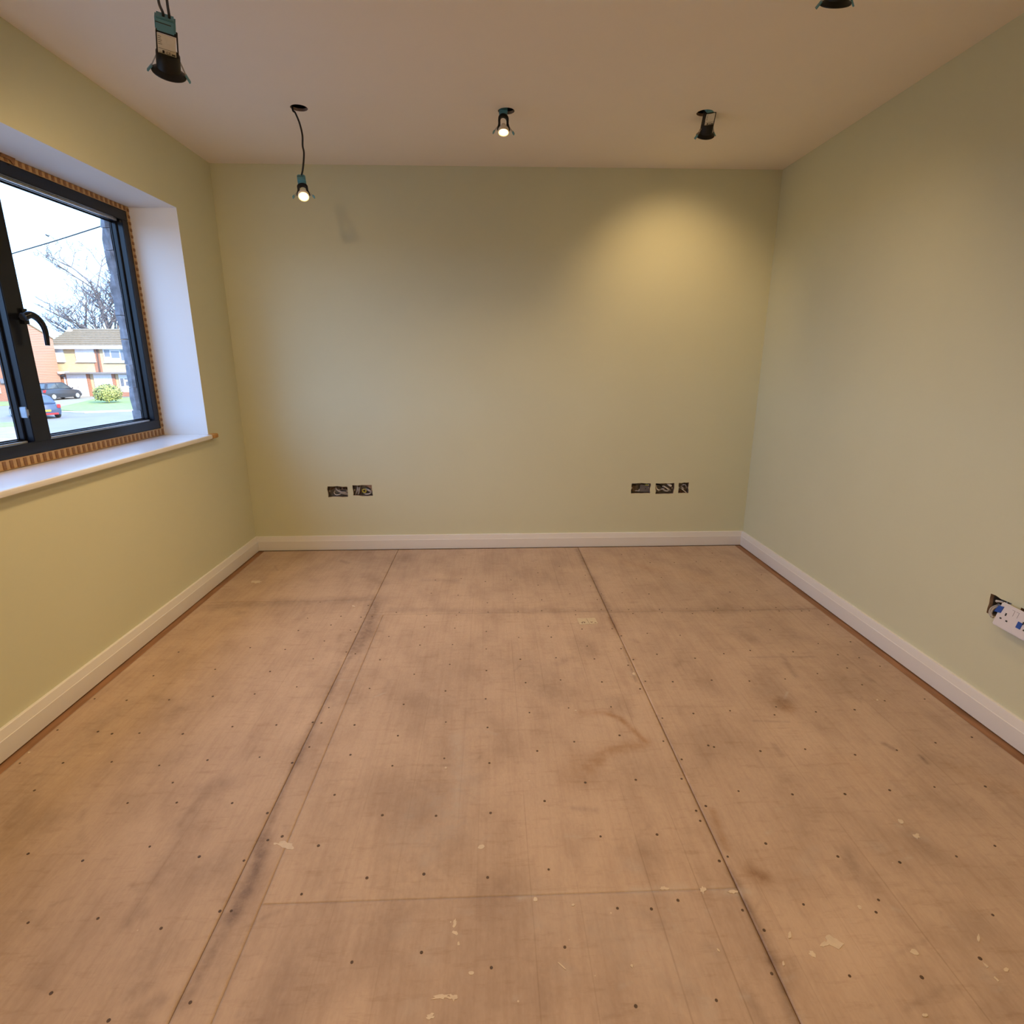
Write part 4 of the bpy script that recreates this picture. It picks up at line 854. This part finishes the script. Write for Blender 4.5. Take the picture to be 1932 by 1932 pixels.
a = on(1, y0_, 8, 719) - o; MB().box((a.x - .22, -.2, a.z - .22), (a.x + .22, 0, a.z + .22)).build('wall_lamp', mat('lamp_grey', (.18, .17, .18), .5, noise=.1), hB_, bevel=.05)
# ---- round bush
bc = gr(206, 761); ctr = Vector((bc.x, bc.y, G)); rb = (fx(229, 745).x - fx(183, 745).x) / 2 * (bc - CAM).length / (fx(206, 745) - CAM).length
bu = thing('garden_bush', 'round yellow-green bush on the lawn in front of the garages', 'bush', Matrix.Translation(ctr + Vector((0, 0, .065))))
rnd = random.Random(5); m = MB(); hb_ = rb * 1.52
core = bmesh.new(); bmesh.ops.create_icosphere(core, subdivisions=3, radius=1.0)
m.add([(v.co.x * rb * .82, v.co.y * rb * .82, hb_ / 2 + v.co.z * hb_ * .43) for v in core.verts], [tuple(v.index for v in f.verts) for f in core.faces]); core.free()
m.build('shaded_core', mat('bush_shadow', (.09, .115, .03), .9, noise=.3, nscale=4), bu)  # dark core colour puts in the shade between the leaves
m = MB()
for _ in range(1500):
    t = rnd.uniform(0, 2 * math.pi); ph = math.acos(rnd.uniform(-.75, 1)); n_ = Vector((math.sin(ph) * math.cos(t), math.sin(ph) * math.sin(t), math.cos(ph)))
    r_ = rnd.uniform(.82, 1.03) + .05 * math.sin(5 * t + 3 * ph); c = Vector((n_.x * rb * r_, n_.y * rb * r_, hb_ / 2 + n_.z * hb_ / 2 * r_))
    d1 = (n_.cross(Vector((rnd.uniform(-1, 1), rnd.uniform(-1, 1), rnd.uniform(-1, 1)))).normalized() + n_ * rnd.uniform(-.3, .8)).normalized(); d2 = n_.cross(d1).normalized(); L = rnd.uniform(.10, .19); w_ = L * .38
    m.add([c, c + d1 * L * .5 + d2 * w_, c + d1 * L, c + d1 * L * .5 - d2 * w_], [(0, 1, 2, 3)])
lf = m.build('leaves', LEAF, bu); lf['kind'] = 'stuff'
# ---- bare tree behind the garage house
tb = on(1, 74.0, 213, 620); troot = Vector((tb.x, 74.0, G)); top = on(1, 74.0, 200, 490).z
tr = thing('bare_tree', 'leafless winter tree rising behind the brown roof', 'tree', Matrix.Translation(troot))
rnd = random.Random(11); trunk = MB(); brs = MB()
def limb(p, d, L, r_, lev):
    n = 4; pts = [p]; q = p.copy(); dd = d.copy()
    for i in range(n):
        dd = (dd + Vector((rnd.uniform(-.16, .16), rnd.uniform(-.16, .16), rnd.uniform(-.02, .14)))).normalized(); q = q + dd * (L / n); pts.append(q.copy())
    (trunk if lev == 0 else brs).tube(pts, r_, 6 if lev < 2 else 4, taper=r_ * .55)
    if lev >= 5: return
    for k in range((6, 5, 4, 4, 3)[lev]):
        s = rnd.uniform(.35, 1.0); i = min(n - 1, int(s * n)); base = pts[i].lerp(pts[i + 1], s * n - i if s < 1 else 1)
        az_ = rnd.uniform(0, 2 * math.pi); side = Vector((math.cos(az_), math.sin(az_), rnd.uniform(-.1, .35))).normalized()
        limb(base, (dd * rnd.uniform(.5, .9) + side * rnd.uniform(.55, .95)).normalized(), L * rnd.uniform(.48, .68), max(.024, r_ * .52), lev + 1)
Ht = top - G
limb(Vector((0, 0, 0)), Vector((-.03, 0, 1)), Ht * .60, .34, 0)
limb(Vector((0, 0, Ht * .34)), Vector((-.22, 0, 1)).normalized(), Ht * .50, .16, 1); limb(Vector((0, 0, Ht * .28)), Vector((-1.0, .1, .42)).normalized(), Ht * .40, .12, 2); limb(Vector((0, 0, Ht * .33)), Vector((.15, 0, 1)).normalized(), Ht * .45, .17, 1)
limb(Vector((0, 0, Ht * .30)), Vector((-.75, .1, .8)).normalized(), Ht * .36, .13, 2)
trunk.build('trunk', BARK, tr); brs.build('branches', BARK, tr)
# low straggling bough seen left of the tree
# ---- overhead cable and bird
ca = on(1, 34.0, 20, 479.5); cb_ = on(1, 30.0, 200, 424); dv = (cb_ - ca)
pts = [ca - dv * 1.5 + Vector((0, 0, .3)), ca - dv * .6, ca, ca.lerp(cb_, .5) - Vector((0, 0, .02)), cb_, cb_ + dv * .8, cb_ + dv * 1.6 + Vector((0, 0, .1))]
cbl = MB().tube(spline(pts, 6), .030, 6).build('overhead_cable', CABLE); tag(cbl, 'thin overhead telephone cable crossing the sky outside', 'cable')
bp_ = on(1, 40.0, 89, 444.5); bird = thing('flying_bird', 'tiny dark bird flying above the overhead cable', 'bird', Matrix.Translation(bp_) @ Matrix.Rotation(.6, 4, 'Y'))
MB().lathe([(.005, -.16), (.04, -.08), (.05, 0), (.035, .09), (.01, .14)], 10).build('body', INK, bird, smooth=True).rotation_euler = (0, math.pi / 2, 0)
for s in (-1, 1): MB().add([(-.05, 0, .01), (.05, 0, .01), (.02, s * .22, .06), (-.06, s * .20, .05), (-.05, 0, 0), (.05, 0, 0), (.02, s * .22, .05), (-.06, s * .20, .04)], [(0, 1, 2, 3), (4, 7, 6, 5), (0, 4, 5, 1), (1, 5, 6, 2), (2, 6, 7, 3), (3, 7, 4, 0)]).build('wing', INK, bird)
# ---- cars
def car(label, loc, yaw, L, Wd, Hc, paint, hatch):
    root = thing('parked_car', label, 'car', Matrix.Translation(loc) @ Matrix.Rotation(yaw, 4, 'Z'), 'cars parked across the street')
    h = L / 2; w = Wd / 2; b = .72 * Hc / 1.45 * 1.25
    # lofted lower body: stations along x (front +x)
    st = [(-h, .62, .36, .78 * b), (-h + .12, .93, .24, .98 * b), (-h * .55, 1.0, .2, 1.04 * b), (0, 1.0, .2, 1.02 * b), (h * .42, 1.0, .2, .96 * b), (h - .35, .95, .22, .80 * b), (h - .05, .80, .26, .62 * b), (h, .62, .34, .5 * b)]
    m = MB(); vs = []
    for x, k, z0, z1 in st:
        ww = w * k; vs += [(x, -ww * .92, z0), (x, -ww, z0 + .18), (x, -ww, z1 - .14), (x, -ww * .9, z1), (x, ww * .9, z1), (x, ww, z1 - .14), (x, ww, z0 + .18), (x, ww * .92, z0)]
    n = 8; m.add(vs, [tuple(range(n)), tuple((len(st) - 1) * n + i for i in range(n))] + [(j * n + i, j * n + (i + 1) % n, (j + 1) * n + (i + 1) % n, (j + 1) * n + i) for j in range(len(st) - 1) for i in range(n)])
    m.build('body', paint, root, smooth=True)
    # cabin
    x0b, x0t, x1t, x1b = (-h + .10, -h + .50, h * .12, h * .50) if hatch else (-h + .55, -h + 1.10, h * .10, h * .46)
    zb, zt, wb, wt = 1.0 * b, Hc, w * .90, w * .70
    def P(x, s, z): return (x, s, z)
    c = [P(x0b, -wb, zb), P(x1b, -wb, zb * .96), P(x1b, wb, zb * .96), P(x0b, wb, zb), P(x0t, -wt, zt - .04), P(x1t, -wt, zt), P(x1t, wt, zt), P(x0t, wt, zt - .04)]
    MB().hexa(c).build('cabin', paint, root, bevel=.06)
    V = [Vector(q) for q in c]
    def glz(a, b_, c_, d, i0, i1, j0, j1, nm='car_window'):
        f = lambda u, v: V[a].lerp(V[b_], u).lerp(V[d].lerp(V[c_], u), v); nrm = (V[b_] - V[a]).cross(V[d] - V[a]).normalized(); cen = sum(V, Vector()) / 8
        if nrm.dot(f(.5, .5) - cen) < 0: nrm = -nrm
        q = [f(i0, j0), f(i1, j0), f(i1, j1), f(i0, j1)]; MB().hexa([p - nrm * .03 for p in q] + [p + nrm * .012 for p in q]).build(nm, CARG, root)
    for a_, b2, c2, d2 in ((0, 1, 5, 4), (3, 2, 6, 7)):
        glz(a_, b2, c2, d2, .08, .46, .14, .86); glz(a_, b2, c2, d2, .50, .88, .14, .86)
    glz(0, 3, 7, 4, .1, .9, .18, .88, 'rear_window'); glz(1, 2, 6, 5, .08, .92, .1, .9, 'windscreen')
    for x in (-h * .62, h * .62):
        for s in (-1, 1):
            wh = MB().lathe([(.12, -.1), (.30, -.11), (.325, -.07), (.325, .07), (.30, .11), (.12, .1)], 20).build('wheel', TYRE, root, smooth=True); wh.location = (x, s * (w - .1), .325); wh.rotation_euler = (math.pi / 2, 0, 0)
            MB().lathe([(.05, .125), (.205, .115), (.21, .10)], 16, cap1=False).build('wheel_hub', ALLOY, wh).rotation_euler = ((math.pi if s > 0 else 0), 0, 0)
    for s in (-1, 1):
        MB().box((-h - .01, s * w * .80 - .09, .60 * b + .12), (-h + .22, s * w * .80 + .09, .60 * b + .34)).build('tail_light', TAILR, root, bevel=.02)
        MB().box((h - .22, s * w * .70 - .14, .48 * b), (h - .02, s * w * .70 + .14, .48 * b + .14)).build('headlight', ALLOY, root, bevel=.02)
        MB().box((h * .36, s * (w + .0) - .05 + s * .06, zb * .98), (h * .42, s * w + .05 + s * .06, zb * .98 + .12)).build('wing_mirror', paint, root, bevel=.02)
    MB().box((-h - .03, -.26, .46), (-h + .02, .26, .57)).build('number_plate', PLATEY, root)
    MB().box((-h - .02, -w * .7, .26), (-h + .1, w * .7, .36)).build('bumper_reflector', TAILR if not hatch else paint, root)
    return root
a = gr(98, 756.5); b = gr(143, 751); d_ = (b - a); 
mid = (a + b) / 2
car('dark hatchback parked on the driveway by the white garage door', Vector((gr(103, 755).x, gr(103, 755).y + .5, G + .03)), 1.40, 3.9, 1.72, 1.55, CARD, True)
a = gr(103, 791); b = gr(17, 786); mid = (a + b) / 2; d_ = b - a
car('dark blue saloon parked along the street beside the grass verge', Vector((mid.x, mid.y + .4, G)), math.atan2(d_.y, d_.x) - .25, 4.3, 1.76, 1.42, CARB, False)
